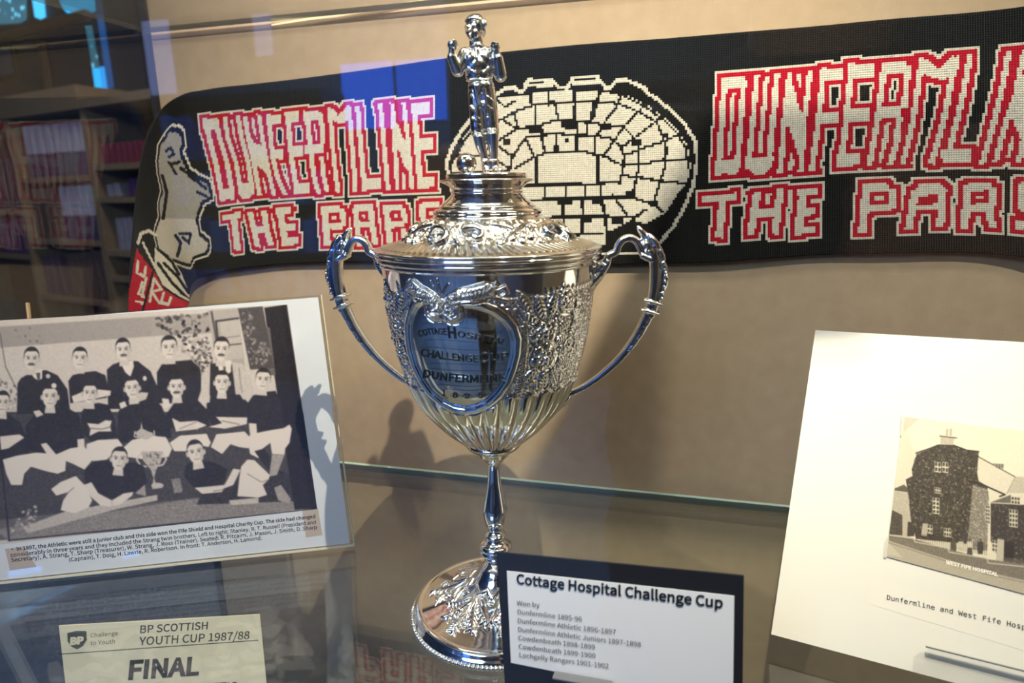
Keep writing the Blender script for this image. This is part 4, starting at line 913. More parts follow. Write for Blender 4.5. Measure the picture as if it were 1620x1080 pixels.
ca = P_R.uv(1402, 947.5); cb = P_R.uv(1622, 995.5)
join_meshes('caption_lettering', [P_R.text('Dunfermline and West Fife Hospital', ca, ca+(cb-ca)*34/30, 0.0005, F_MONO, 0.0)], M_INK, mount)
wa = P_R.uv(1496, 891); wb = P_R.uv(1578, 911)
join_meshes('view_title', [P_R.text('WEST FIFE HOSPITAL', wa, wb, 0.0010, None, 0.02)], mat('white lettering', srgb(244, 238, 222), 0.5), mount)
def easel(pl, name, label, u0, u1, v_lip, lip_w, zbase, back, thick=0.0025):
    """clear bent-sheet stand: front lip, ledge under the card, back rest and foot"""
    t = thing(name, label, 'display stand', pl.at((u0+u1)/2, 0, 0)*[1, 1, 0]+[0, 0, 0.0])
    bm = bmesh.new(); bx_on(pl, bm, u0, u1, -0.004, v_lip, lip_w, lip_w+thick)
    ed = [e for e in bm.edges if abs((e.verts[0].co-e.verts[1].co).normalized().dot(Vector(pl.n))) > 0.9 and min(e.verts[0].co.z, e.verts[1].co.z) > pl.at(0, v_lip*0.5)[2]]
    bmesh.ops.bevel(bm, geom=ed, offset=min(0.007, v_lip*0.4), segments=5, affect='EDGES'); bm_obj('front_lip', bm, M_ACRYLIC, t)
    pl_box(pl, 'lip_edge', u0+0.006, u1-0.006, v_lip, v_lip+0.0007, lip_w, lip_w+thick, mat('dark lip edge', srgb(104, 106, 112), 0.3), t)
    pl_box(pl, 'ledge', u0, u1, -0.004, -0.0012, -0.02, lip_w, M_ACRYLIC, t)
    pl_box(pl, 'back_rest', u0+0.004, u1-0.004, -0.004, back, -0.0048, -0.0024, M_ACRYLIC, t)
    f = np.cross(pl.u, [0, 0, 1]); f = f if f@(CAM-pl.o) < 0 else -f
    o = pl.at(0, -0.004, 0); M = Matrix(((pl.u[0], f[0], 0, o[0]), (pl.u[1], f[1], 0, o[1]), (0, 0, 1, 0), (0, 0, 0, 1)))
    bm = bmesh.new(); box_bm(bm, (u0, -0.004, 0.0002), (u1, 0.07, 0.0026), M); bm_obj('foot_plate', bm, M_ACRYLIC, t)
    bm = bmesh.new(); box_bm(bm, (u0, -0.004, 0.0026), (u1, -0.0015, o[2]-0.0001), M); bm_obj('riser', bm, M_ACRYLIC, t)
    return t
ul = P_R.uv(1442, 1062)[0]; vl = P_R.uv(1452, 1018)[1]
easel(P_R, 'easel', 'low clear acrylic easel under the cream hospital picture', ul, ul+0.16, vl, 0.004, 0, 0.07)

# ------------------------------------------------------------------ caption card in front of the cup
A = on_z(799, 1090, 0.03); B = on_z(1175, 1160, 0.03)
P_C = lean_plane(A, B, 8)
Q_C = P_C.px((785.5, 873.5), (1177, 911), (1174, 1160), (799, 1090)); wC = Q_C[1][0]
card = thing('caption_card', 'black edged white caption card standing in front of the cup foot', 'card', P_C.at(wC/2, 0, 0))
P_C.slab('black_backing', Q_C, -0.0016, 0.0, M_BLACK_CARD, card)
P_C.slab('white_panel', P_C.px((802, 902.5), (1161.5, 942), (1159.5, 1118), (808.5, 1047.5)), 0.0, 0.0003, M_PAPER, card)
def z1(x, y): return P_C.uv(780+x/3.857, 860+y/3.857)
join_meshes('title_lettering', [P_C.text('Cottage Hospital Challenge Cup', z1(143, 238), z1(1402, 388), 0.0007, None, 0.011)], M_INK, card)
mes = [P_C.text(b, z1(*p), z1(*r), 0.0007, None, 0.0) for b, p, r in (
    ('Won by', (147, 371), (285, 385)), ('Dunfermline 1895-96', (149, 424), (543, 470)), ('Dunfermline Athletic 1896-1897', (150, 477), (750, 549)),
    ('Dunfermline Athletic Juniors 1897-1898', (152, 530), (903, 625)), ('Cowdenbeath 1898-1899', (155, 582), (623, 640)),
    ('Cowdenbeath 1899-1900', (157, 635), (626, 693)), ('Lochgelly Rangers 1901-1902', (160, 686), (706, 756)))]
join_meshes('list_lettering', mes, M_INK_GREY, card)
ul = P_C.uv(862, 1075)[0]; vl = P_C.uv(870, 1058)[1]
easel(P_C, 'easel', 'small clear acrylic easel holding the black edged caption card', ul, ul+0.045, max(vl, 0.006), 0.002, 0, 0.05, 0.007)

# ------------------------------------------------------------------ programme on the level below, seen through the shelf
c0 = CAM + ray(93, 990)*0.545; c1 = CAM + ray(411, 972)*0.60
c1[2] = c0[2] = (c0[2]+c1[2])/2
v = CAM-(c0+c1)/2; u = c1-c0; nn = np.array([u[1], -u[0], 0]); nn /= np.linalg.norm(nn)
P_P = Plane(c0, u, np.array([0, 0, 1.0])*math.cos(0.2) - nn*math.sin(0.2) if nn@v > 0 else np.array([0, 0, 1.0]))
q = P_P.px((93, 990), (411, 972), (93, 1080))
wP = q[1][0]; hP = (c0[2]+0.300)/P_P.v[2]
M_PROG = mat('ivory programme cover', srgb(250, 236, 218), 0.6, spec=0.3, noise=(25, srgb(243, 228, 206), 4))
prog = thing('programme', 'ivory cup final programme standing under the glass shelf at lower left', 'programme', P_P.at(wP/2, -hP, 0))
P_P.slab('cover', np.concatenate([q[:2], [[wP, -hP+0.001], [0, -hP+0.001]]]), -0.002, 0, M_PROG, prog)
def z2(x, y): return P_P.uv(x/2.4545, 860+y/2.4545)
join_meshes('title_lettering', [P_P.text('BP SCOTTISH', z2(540, 346), z2(806, 330), 0.0003, None, 0.006), P_P.text('YOUTH CUP 1987/88', z2(540, 393), z2(968, 368), 0.0003, None, 0.004)], mat('faded black ink', srgb(74, 70, 62), 0.6), prog)
join_meshes('team_lettering', [P_P.text('DUNFERMLINE ATHLETIC', z2(362, 592), z2(918, 566), 0.0003, None, 0.004)], mat('faded black ink', srgb(74, 70, 62), 0.6), prog)
join_meshes('final_lettering', [P_P.text('FINAL', z2(492, 524), z2(772, 506), 0.0003, None, 0.016)], mat('heavy black ink', srgb(58, 54, 50), 0.6), prog)
join_meshes('slogan_lettering', [P_P.text('Challenge', z2(350, 362), z2(458, 353), 0.0003), P_P.text('to Youth', z2(350, 392), z2(446, 386), 0.0003)], mat('pale grey ink', srgb(92, 86, 76), 0.6), prog)
uv = np.array([z2(*p) for p in ((262, 345), (298, 337), (336, 338), (337, 372), (322, 396), (300, 408), (278, 398), (263, 378))])
link('shield_emblem', mesh_from(P_P.at(uv[:, 0], uv[:, 1], np.full(len(uv), 0.0003)), [tuple(range(len(uv)))]), mat('emblem ink', srgb(70, 68, 60), 0.6), prog)
join_meshes('emblem_letters', [P_P.text('BP', z2(272, 390), z2(326, 385), 0.0006, None, 0.03)], M_PROG, prog)
l0, l1 = z2(230, 426), z2(1003, 372)
uv = np.array([l0, l1, l1-[0, 0.0006], l0-[0, 0.0006]]); link('rule_line', mesh_from(P_P.at(uv[:, 0], uv[:, 1], np.full(4, 0.0003)), [(0, 1, 2, 3)]), M_INK_GREY, prog)

# two neighbours that only just enter the picture at the left edge
nb = thing('card_holder', 'corner of a clear acrylic holder behind the team picture at the left edge', 'display stand', P_L.at(P_L.uv(-30, 600)[0], 0, -0.03))
P_L.slab('back_plate', P_L.px((-60, 476), (7, 480), (40, 780), (-60, 790)) , -0.034, -0.032, M_ACRYLIC, nb)
P_L.slab('edge_strip', P_L.px((5.5, 480), (9.5, 480), (42, 780), (38, 780)), -0.0345, -0.0315, mat('tan acrylic edge', srgb(196, 168, 128), 0.4), nb)
e0 = P_L.uv(40, 782); P_L.slab('prop_foot', [(e0[0]-0.06, e0[1]), (e0[0], e0[1]), (e0[0], 0.0052), (e0[0]-0.06, 0.0052)], -0.034, -0.032, M_ACRYLIC, nb)
bc = thing('caption_card', 'dark edged card low down at the bottom left corner', 'card', P_P.at(P_P.uv(-20, 1050)[0], -hP, 0.04))
qq = P_P.px((-230, 984), (-2, 1016), (12, 1090)); P_P.slab('black_backing', [qq[0], qq[1], qq[2], [qq[2][0]+0.02, -hP+0.004], [qq[0][0], -hP+0.004]], 0.030, 0.032, M_BLACK_CARD, bc)
qq = P_P.px((-222, 1000), (-6, 1030), (4, 1090)); P_P.slab('white_panel', [qq[0], qq[1], qq[2], [qq[2][0]+0.01, -hP+0.02], [qq[0][0], -hP+0.02]], 0.0321, 0.0324, M_PAPER, bc)
# ------------------------------------------------------------------ the silver cup
AX = on_z(787, 966)                                   # middle of the foot on the shelf
FD = (CAM-AX)*[1, 1, 0]; FD /= np.linalg.norm(FD)     # towards the viewer
LT_ = np.array([-FD[1], FD[0], 0.0]); LT_ = LT_ if LT_@RX > 0 else -LT_
def axis_pt(px, py):
    p = on_plane(px, py, AX, FD); return p, (p-CAM)@FX
def rz(y, xl, xr):
    p, dep = axis_pt((xl+xr)/2, y); return ((xr-xl)/2/F_PX*dep, p[2])
def surf(theta, r, z):
    theta = np.asarray(theta, float); r = np.asarray(r, float)
    return AX + (r*np.cos(theta))[..., None]*FD + (r*np.sin(theta))[..., None]*LT_ + np.asarray(z)[..., None]*np.array([0, 0, 1.0])
def revolve(prof, n=160, name='lathe'):
    pr = np.array(prof); th = np.arange(n)*2*math.pi/n
    P = surf(np.repeat(th[:, None], len(pr), 1), np.repeat(pr[None, :, 0], n, 0), np.repeat(pr[None, :, 1], n, 0))
    return grid_mesh(P, True, name)
def fix_out(me):
    bm = bmesh.new(); bm.from_mesh(me); bmesh.ops.recalc_face_normals(bm, faces=bm.faces); bm.to_mesh(me); bm.free()
cup = thing('trophy', 'tall silver two handled lidded trophy cup with a footballer on its lid', 'trophy', AX)

# foot
foot_prof = [(0.0, 0.0008), (0.058, 0.0008), (0.0630, 0.0008), (0.0648, 0.003), (0.0645, 0.0055), (0.0632, 0.0062), (0.0628, 0.0085), (0.0612, 0.0105), (0.0590, 0.0112), (0.0575, 0.0106)]
body_prof = [(0.0575, 0.0106), (0.050, 0.0135), (0.042, 0.0170), (0.034, 0.0215), (0.0265, 0.0275), (0.0205, 0.0350), (0.0155, 0.0440), (0.0118, 0.0530), (0.0090, 0.0600)]
st = [rz(*v) for v in ((886, 770, 800.5), (880, 766.5, 801), (877, 768, 800), (874, 760, 807), (870, 757.5, 809.5), (866, 759, 808), (863, 757.5, 809), (859, 759.5, 807), (855, 766, 800.5), (851, 768.5, 797.5), (848, 766, 799.5), (845, 765.5, 799.5), (842, 768, 797), (838, 770.5, 793),
    (826, 765, 797.5), (815, 762.2, 800), (806, 761.5, 800.3), (795, 763, 798), (780, 764.5, 793), (765, 765.8, 788.5), (750, 766.5, 786.2), (738, 766.5, 785.8), (731, 764.5, 787.2), (728, 760, 791), (724, 757.5, 793.5), (720, 753.5, 799), (716, 752, 801), (712, 750, 803), (709, 741, 812), (704, 734, 818), (700, 731.5, 820), (697, 733, 819), (694, 738, 815))]
zf = st[0][1]; k = (zf-0.0106)/(0.0600-0.0106)
body_prof = [(r, 0.0106+(z-0.0106)*k) for r, z in body_prof[:-1]] + [(st[0][0], zf)]
me = revolve(foot_prof, 220); fix_out(me); link('foot_rim', me, M_SILVER, cup, True)
NB = 132; n = NB*10; th = np.arange(n)*2*math.pi/n; ph = np.linspace(0, 2*math.pi, 13)
bd = np.sqrt(np.clip(1-((np.arange(n) % 10-4.5)/5.4)**2, 0.05, 1))
rr = 0.0652+0.0017*bd[:, None]*np.cos(ph); zz = 0.0024+0.0017*bd[:, None]*np.sin(ph)
me = grid_mesh(surf(np.repeat(th[:, None], 13, 1), rr, zz), True, 'beads'); fix_out(me); link('bead_ring', me, M_SILVER, cup, True)

# chasing tools: height drawn on a surface of revolution
class Chase:
    def __init__(s, prof, nth, nz):
        q = smooth_profile(prof, 900); L = np.concatenate([[0], np.cumsum(np.hypot(*np.diff(q, axis=0).T))])
        u = np.linspace(0, L[-1], nz); s.r = np.interp(u, L, q[:, 0]); s.z = np.interp(u, L, q[:, 1]); s.s = u
        s.th = -math.pi + np.arange(nth)*2*math.pi/nth; s.h = np.zeros((nth, nz)); s.nth, s.nz = nth, nz
        dr, dz = np.gradient(s.r, u), np.gradient(s.z, u); s.nr, s.nzv = dz, -dr
        if s.nr.mean() < 0: s.nr, s.nzv = -s.nr, -s.nzv
    def hit(s, px, py):
        """(theta, s) where the ray through a pixel meets the near side"""
        v = ray(px, py); t0 = (AX-CAM)@FX; t = np.linspace(t0-0.11, t0+0.02, 1500)
        P = CAM+t[:, None]*v; d = P-AX; rho = np.hypot(d[:, 0], d[:, 1])
        o = np.argsort(s.z); rs = np.interp(P[:, 2], s.z[o], s.r[o], left=-1, right=-1)
        i = np.argmax(rho < rs)
        if not (rho < rs).any(): i = np.argmin(rho-rs)
        return np.array([math.atan2(d[i]@LT_, d[i]@FD), np.interp(P[i, 2], s.z[o], s.s[o])])
    def rad(s, sv): return np.interp(sv, s.s, s.r)
    def win(s, c, m):
        """window of cells within m metres of the centre, with local metric coordinates"""
        j0 = max(0, np.searchsorted(s.s, c[1]-m)); j1 = min(s.nz, np.searchsorted(s.s, c[1]+m))
        rc = max(0.012, s.rad(c[1])); a = min(m/rc*1.3, 3.1)
        i = np.where(np.abs((s.th-c[0]+math.pi) % (2*math.pi)-math.pi) < a)[0]
        if len(i) == 0 or j1 <= j0: return None
        dth = (s.th[i]-c[0]+math.pi) % (2*math.pi)-math.pi
        X_ = dth[:, None]*s.r[None, j0:j1]; Y_ = np.repeat((s.s[j0:j1]-c[1])[None], len(i), 0)
        return np.ix_(i, np.arange(j0, j1)), X_, Y_
    def loc(s, pts, c):
        p = np.asarray(pts, float); d = (p[:, 0]-c[0]+math.pi) % (2*math.pi)-math.pi
        return np.stack([d*s.rad(p[:, 1]), p[:, 1]-c[1]], -1)
    def stroke(s, pts, w, h, taper=None, mode='max', clear=0.0, closed=False):
        """rounded ridge along pts; w half width, h height; clear flattens the ground beside it"""
        pts = np.asarray(pts, float); c = pts.mean(0); ext = np.abs(s.loc(pts, c)).max()+w*2+clear
        g = s.win(c, ext)
        if g is None: return
        ix, X_, Y_ = g; q = s.loc(pts, c)
        if closed: q = np.concatenate([q, q[:1]])
        D = np.full(X_.shape, 9.0); W_ = np.full(X_.shape, w)
        m = len(q)-1
        for k_ in range(m):
            (ax, ay), (bx, by) = q[k_], q[k_+1]; l2 = (bx-ax)**2+(by-ay)**2+1e-14
            t = np.clip(((X_-ax)*(bx-ax)+(Y_-ay)*(by-ay))/l2, 0, 1); d = np.hypot(X_-ax-t*(bx-ax), Y_-ay-t*(by-ay))
            ww = w if taper is None else w*np.interp((k_+t)/m, np.linspace(0, 1, len(taper)), taper)
            f = d/ww if taper is not None else d/w
            W_ = np.where(f < D, ww, W_); D = np.minimum(D, f)
        a = s.h[ix]
        if clear: a = np.where((D*W_ < W_+clear) & (D >= 1), a*0.15-0.0001, a)
        b = h*np.sqrt(np.clip(1-D**2, 0, 1))*(W_/w)**0.5
        s.h[ix] = np.where(D < 1, np.maximum(a, b) if mode == 'max' else (a*0.2+b if mode == 'set' else a+b), a)
    def dome(s, c, rx, ry, rot, h, ribs=0, ring=0.0, clear=0.0006):
        g = s.win(c, max(rx, ry)*1.3+clear)
        if g is None: return
        ix, X_, Y_ = g; x = X_*math.cos(rot)+Y_*math.sin(rot); y = -X_*math.sin(rot)+Y_*math.cos(rot)
        e = np.hypot(x/rx, y/ry); a = s.h[ix]; a = np.where((e < 1+clear/min(rx, ry)) & (e >= 1), a*0.2-0.0002, a)
        b = h*np.clip(1-e**2, 0, 1)**0.6
        if ribs: b *= 0.72+0.28*np.abs(np.sin(x/rx*ribs))
        if ring: b -= ring*np.exp(-((e-0.55)/0.14)**2)
        s.h[ix] = np.where(e < 1, b, a)
    def leaf(s, c, L, W_, rot, h):
        """pointed leaf with a midrib growing from c along rot"""
        mid_ = c+np.array([math.cos(rot)*L/2/max(s.rad(c[1]), 0.01), math.sin(rot)*L/2]); g = s.win(mid_, L*0.8)
        if g is None: return
        ix, X_, Y_ = g; x = X_*math.cos(rot)+Y_*math.sin(rot); y = -X_*math.sin(rot)+Y_*math.cos(rot); t = x/L+0.5
        w = W_*np.sin(np.clip(t, 0, 1)*math.pi)**0.8*(1-0.35*t); e = np.abs(y)/np.maximum(w, 1e-6); a = s.h[ix]
        ins = (t > 0) & (t < 1) & (e < 1)
        b = h*(1-0.45*e)*(0.85+0.15*np.cos(x/L*40+e*5)) - 0.0004*np.exp(-(y/0.0004)**2)
        a = np.where((t > -.05) & (t < 1.05) & (e < 1.25) & ~ins, -0.0003, a); s.h[ix] = np.where(ins, np.maximum(b, 0.0002), a)
    def flower(s, c, R_, n_, rot=0.0, h=0.0016):
        """open rose: two whorls of cupped petals round a button"""
        g = s.win(c, R_*1.25)
        if g is None: return
        ix, X_, Y_ = g; rho = np.hypot(X_, Y_); phi = np.arctan2(Y_, X_); a = s.h[ix]
        a = np.where(rho < R_*1.12, np.minimum(a, -0.0003), a)
        for k_, (f, hh_, r0) in enumerate(((1.0, 0.80, 0.0), (0.60, 1.15, 0.5))):
            lobe = np.abs(np.cos(n_/2*(phi-rot)+r0*math.pi)); Rb = R_*f*(0.74+0.26*lobe**0.6); e = rho/Rb
            b = h*hh_*(0.35+0.65*e)*np.clip(1-e**7, 0, 1)*(0.40+0.60*lobe**0.5)-0.0002*np.abs(np.sin(phi*n_*2))*e
            a = np.where(e < 1, b, a)
        e = rho/(R_*0.20); a = np.where(e < 1, h*(1.0+0.5*np.sqrt(np.clip(1-e**2, 0, 1))), a); s.h[ix] = a
    def spiral(s, c, R_, turns, a0, sgn, w, h, n_=36):
        t = np.linspace(0, 1, n_); a = a0+sgn*turns*2*math.pi*t; q = R_*(1-t*0.85)
        s.stroke(np.stack([c[0]+q*np.cos(a)/s.rad(c[1]), c[1]+q*np.sin(a)], -1), w, h, taper=[1, .9, .7, .5])
    def mesh(s, name):
        h = s.h; R_ = s.r[None]+h*s.nr[None]; Z_ = s.z[None]+h*s.nzv[None]
        me = grid_mesh(surf(np.repeat(s.th[:, None], s.nz, 1), R_, Z_), True, name); fix_out(me); return me

# foot body with acanthus leaves
F_ = Chase(body_prof, 900, 150)
tot = F_.s[-1]
for k_ in range(6):
    a0 = math.radians(20)+k_*math.pi/3
    for b_, ln in ((0, 0.032), (-0.24, 0.026), (0.24, 0.026), (-0.42, 0.017), (0.42, 0.017)):
        c = np.array([a0+b_*0.35, tot*0.60]); L_ = ln; e_ = np.array([a0+b_*1.25, tot*0.60-ln])
        n_ = 9; ts = np.linspace(0, 1, n_); pts = np.stack([c[0]+(e_[0]-c[0])*ts**1.3, c[1]+(e_[1]-c[1])*ts], -1)
        F_.stroke(pts, 0.0042, 0.0016, taper=[0.5, 1, 1, .8, .25], mode='max')
        F_.stroke(pts, 0.0006, 0.0010, mode='add')
        for q_ in range(2, n_-1):
            for sg in (-1, 1):
                p0 = pts[q_]; p1 = p0+np.array([sg*0.0042/F_.rad(p0[1]), -0.0042]); F_.stroke([p0, p1], 0.0011, 0.0019, taper=[1, .4])
    F_.stroke([(a0-0.5, tot*0.63), (a0-0.3, tot*0.72), (a0, tot*0.64), (a0+0.3, tot*0.72), (a0+0.5, tot*0.63)], 0.0013, 0.0016)
    F_.spiral(np.array([a0-0.52, tot*0.60]), 0.004, 1.1, 1.5, 1, 0.0009, 0.0014)
F_.h *= np.clip((F_.s/0.004), 0, 1)[None]*np.clip((tot-F_.s)/0.003, 0, 1)[None]
link('foot', F_.mesh('foot'), M_SILVER, cup, True)
q = smooth_profile(st, 420); me = revolve(q, 140); fix_out(me); link('stem', me, M_SILVER, cup, True)

# bowl
bw = [rz(*v) for v in ((697, 737, 816), (692, 728, 827), (684, 718.5, 838), (672, 706, 853), (655, 689, 869), (636, 671, 883), (619, 659, 893), (600, 648.5, 902), (584, 640, 908), (566, 633.5, 914), (548, 627.5, 918.5), (520, 619.5, 924), (498, 615, 928), (474, 611.5, 931.5), (455, 609.5, 934), (435, 607.5, 936.5), (415, 605.5, 939.5))]
Bo = Chase(bw, 1500, 420)
HT = {}
def bp_(ox, oy, k, pts): return np.array([Bo.hit(ox+x/k, oy+y/k) for x, y in pts])
s_band = Bo.hit(870, 464)[1]; s_top = Bo.s[-1]
s_fl = Bo.hit(826, 626)[1]
TH, SS = np.meshgrid(Bo.th, Bo.s, indexing='ij')
# ground of small chased foliage
g_ = np.random.default_rng(5); fol = np.zeros_like(TH)
for _ in range(26):
    kx = g_.integers(30, 110)*g_.choice([-1, 1]); ky = g_.uniform(300, 1300)*g_.choice([-1, 1])
    fol += np.sin(kx*TH+ky*SS+g_.uniform(0, 6.28)+1.5*np.sin(g_.integers(5, 14)*TH+g_.uniform(100, 300)*SS))
fol = np.abs(fol)/7.0
inb = np.clip((s_band-SS)/0.0008, 0, 1)*np.clip((SS-s_fl+0.002)/0.002, 0, 1)
Bo.h += (0.0007*np.clip(1-fol*2.0, 0, 1)+0.0003*np.clip(np.sin(fol*22), 0, 1))*inb
for _ in range(150):
    c = np.array([g_.uniform(-math.pi, math.pi), g_.uniform(s_fl, s_band-0.002)]); Bo.leaf(c, g_.uniform(.006, .013), g_.uniform(.0012, .0026), g_.uniform(0, 6.28), g_.uniform(.0004, .0009))
for _ in range(46):
    c = np.array([g_.uniform(-math.pi, math.pi), g_.uniform(s_fl+.004, s_band-0.006)]); Bo.spiral(c, g_.uniform(.003, .006), 1.2, g_.uniform(0, 6), g_.choice([-1, 1]), 0.0006, 0.0008)
# flutes
NF = 30; tw = (TH+0.0*SS)*NF/2
top_w = s_fl + 0.004*np.abs(np.cos(tw)) - 0.002
fl = (0.0026*np.abs(np.cos(tw))**0.7-0.0004)*np.clip(Bo.r[None]/0.05, 0.25, 1)
ins = SS < top_w
Bo.h = np.where(ins, fl*np.clip(SS/0.004, 0, 1), Bo.h)
edge = np.exp(-((SS-top_w)/0.0006)**2); Bo.h = np.where(edge > 0.3, 0.0009*edge, Bo.h)
# incised band line and the fringe of tongues over it
Bo.h += -0.0006*np.exp(-((SS-s_band)/0.00045)**2)
for k_ in range(14):
    a = Bo.hit(852, 462)[0]+k_*0.062; Bo.dome(np.array([a, s_band+0.0024]), 0.0016, 0.0026, 0.35, 0.0006, clear=0.0)
# flowers and their leaves on the right side of the shield, and again beyond its left side
zc = lambda x, y: Bo.hit(800+x/4.907, 440+y/4.907)
fls = [(zc(298, 408), 0.0108), (zc(303, 618), 0.0102)]
shc = Bo.hit(733, 560)[0]
for mirror in (0, 1):
    def mp(p): return p if not mirror else np.array([2*shc-p[0], p[1]])
    def ma_(a): return a if not mirror else math.pi-a
    for c, R_ in fls: Bo.flower(mp(c), R_, 6, 0.3, 0.0023)
    for (x, y, L_, W_, ang) in ((270, 315, .017, .0042, 1.9), (320, 312, .019, .0045, 1.25), (380, 340, .018, .0045, .75), (392, 400, .013, .004, .35), (385, 480, .012, .004, -.1), (215, 335, .018, .004, 2.4), (215, 400, .014, .0035, 2.9),
                                (390, 570, .014, .004, .3), (400, 640, .014, .004, -.2), (300, 715, .017, .0045, -1.5), (350, 705, .015, .004, -1.0), (240, 690, .016, .004, -2.2), (180, 520, .013, .003, 2.8), (170, 620, .013, .003, 3.3),
                                (450, 330, .016, .004, 1.1), (470, 480, .014, .0035, .9), (160, 250, .018, .004, 2.2), (430, 250, .018, .004, 1.5)):
        Bo.leaf(mp(zc(x, y)), L_, W_, ma_(ang), 0.0017)
    Bo.flower(mp(zc(480, 185)), 0.008, 5, 0.2, 0.0016); Bo.flower(mp(zc(485, 510)), 0.006, 5, 0.2, 0.0013)
    Bo.stroke([mp(zc(*p)) for p in ((170, 830), (190, 800), (230, 800), (225, 850), (290, 860), (345, 800), (350, 750))], 0.0013, 0.0018, taper=[.5, 1, 1, .8, .4])
    Bo.stroke([mp(zc(*p)) for p in ((420, 130), (415, 200), (450, 240), (510, 230), (520, 300), (500, 380))], 0.0012, 0.0016, taper=[.4, 1, 1, .8, .4])
    for k_ in range(30):            # ruffle along the shield edge
        y = 330+k_*19; x = 90+55*math.sin((y-330)/180.0)*0.4+30-abs(y-560)*0.06
        Bo.dome(mp(zc(x, y)), 0.0026, 0.0011, ma_(0.5), 0.0010, clear=0)
# shield: smooth field, double border, scrolls and plumes
zs = lambda x, y: Bo.hit(640+x/4.911, 440+y/4.911)
sh = [(372, 285), (330, 250), (300, 185), (240, 150), (180, 150), (110, 185), (60, 250), (36, 340), (36, 440), (50, 550), (85, 670), (140, 790), (210, 890), (300, 965), (390, 1010), (480, 1025), (570, 1010), (660, 965), (740, 890), (800, 800), (840, 690), (858, 570), (850, 450), (815, 350), (760, 270), (690, 205), (610, 165), (530, 155), (470, 175), (420, 240)]
shp = np.array([zs(*p) for p in sh]); cs_ = shp.mean(0)
ix, X_, Y_ = Bo.win(cs_, 0.06); ql = Bo.loc(shp, cs_); inside = pip(X_, Y_, ql); dS = seg_d(X_, Y_, ql, True)
a = Bo.h[ix]; a = np.where(inside, 0.0004+0.0006*(1-np.exp(-(dS/0.008)**2)), a); a = np.where(~inside & (dS < 0.0034), -0.0002, a); Bo.h[ix] = a
Bo.stroke(shp, 0.0030, 0.0030, closed=True)
ins_c = [(cs_+(p-cs_)*0.925) for p in shp]; Bo.stroke(ins_c[3:27], 0.0011, 0.0014)
out_c = [(cs_+(p-cs_)*1.055) for p in shp]; Bo.stroke(out_c[4:27], 0.0009, 0.0016)
for c, sg, a0 in ((zs(300, 225), 1, 0.3), (zs(432, 232), -1, 2.8)):
    Bo.dome(c, 0.0078, 0.0076, 0, 0.0022, clear=0.0005); Bo.spiral(c, 0.0066, 1.3, a0, sg, 0.0016, 0.0044); Bo.dome(c, 0.0022, 0.0022, 0, 0.0040)
for pl_, tp in (([(75, 20), (110, 50), (170, 90), (240, 105), (300, 125), (335, 165), (335, 215)], [.5, 1.5, 1.5, 1.2, .9, .7, .6]),
            ([(690, 25), (640, 60), (570, 85), (490, 100), (430, 130), (395, 170), (395, 220)], [.5, 1.5, 1.5, 1.2, .9, .7, .6])):
    pp = [zs(*p) for p in pl_]; Bo.stroke(pp, 0.0034, 0.0026, taper=tp, clear=0.0008); Bo.stroke(pp, 0.0007, 0.0011, mode='add')
    for q_ in range(40):
        f = q_/40*(len(pp)-1); i_ = min(int(f), len(pp)-2); p = pp[i_]+(pp[i_+1]-pp[i_])*(f-i_); Bo.dome(p, 0.0035, 0.0004, 1.2, 0.0030, clear=0) if q_ % 2 else None
for pl_ in ([(690, 60), (740, 40), (760, 80), (720, 110)], [(640, 110), (700, 120), (760, 140), (840, 130)], [(60, 60), (40, 110), (70, 140)], [(20, 60), (0, 120), (30, 170)]):
    Bo.stroke([zs(*p) for p in pl_], 0.0018, 0.0018, taper=[.4, 1, .8, .3])
for pl_ in ([(300, 0), (320, 50), (340, 85)], [(355, -20), (358, 40), (360, 90)], [(430, 15), (400, 55), (380, 90)]):   # rows of punched dots
    p = np.array(pl_); 
    for t in np.linspace(0, 1, 9): Bo.dome(zs(np.interp(t, [0, .5, 1], p[:, 0]), np.interp(t, [0, .5, 1], p[:, 1])), 0.0007, 0.0007, 0, 0.0005, clear=0)
bowl_o = link('bowl', Bo.mesh('bowl'), M_SILVER, cup, True)
# engraved inscription
M_ENGR = mat('engraved line', srgb(62, 72, 84), 0.45, 0.8)
def engrave(body_t, base, height, w=0.017, gap=0.0):
    """outlined letters along a baseline given in photograph crop pixels, cut on the bowl"""
    me, v = text_mesh(body_t, F_INTER, 0.0, w, 2); b = np.array(base, float); L = np.concatenate([[0], np.cumsum(np.hypot(*np.diff(b, axis=0).T))])
    W_ = v[:, 0].max()-v[:, 0].min(); k_ = L[-1]/W_; s_ = (v[:, 0]-v[:, 0].min())*k_; x = np.interp(s_, L, b[:, 0]); y = np.interp(s_, L, b[:, 1])
    dx = np.interp(s_+1, L, b[:, 0])-np.interp(s_-1, L, b[:, 0]); dy = np.interp(s_+1, L, b[:, 1])-np.interp(s_-1, L, b[:, 1]); nn_ = np.hypot(dx, dy)+1e-9
    hh_ = v[:, 1]*height/max(v[:, 1].max(), 0.1); x2 = x+dy/nn_*hh_; y2 = y-dx/nn_*hh_
    return put_on_bowl(me, x2, y2, v[:, 2])
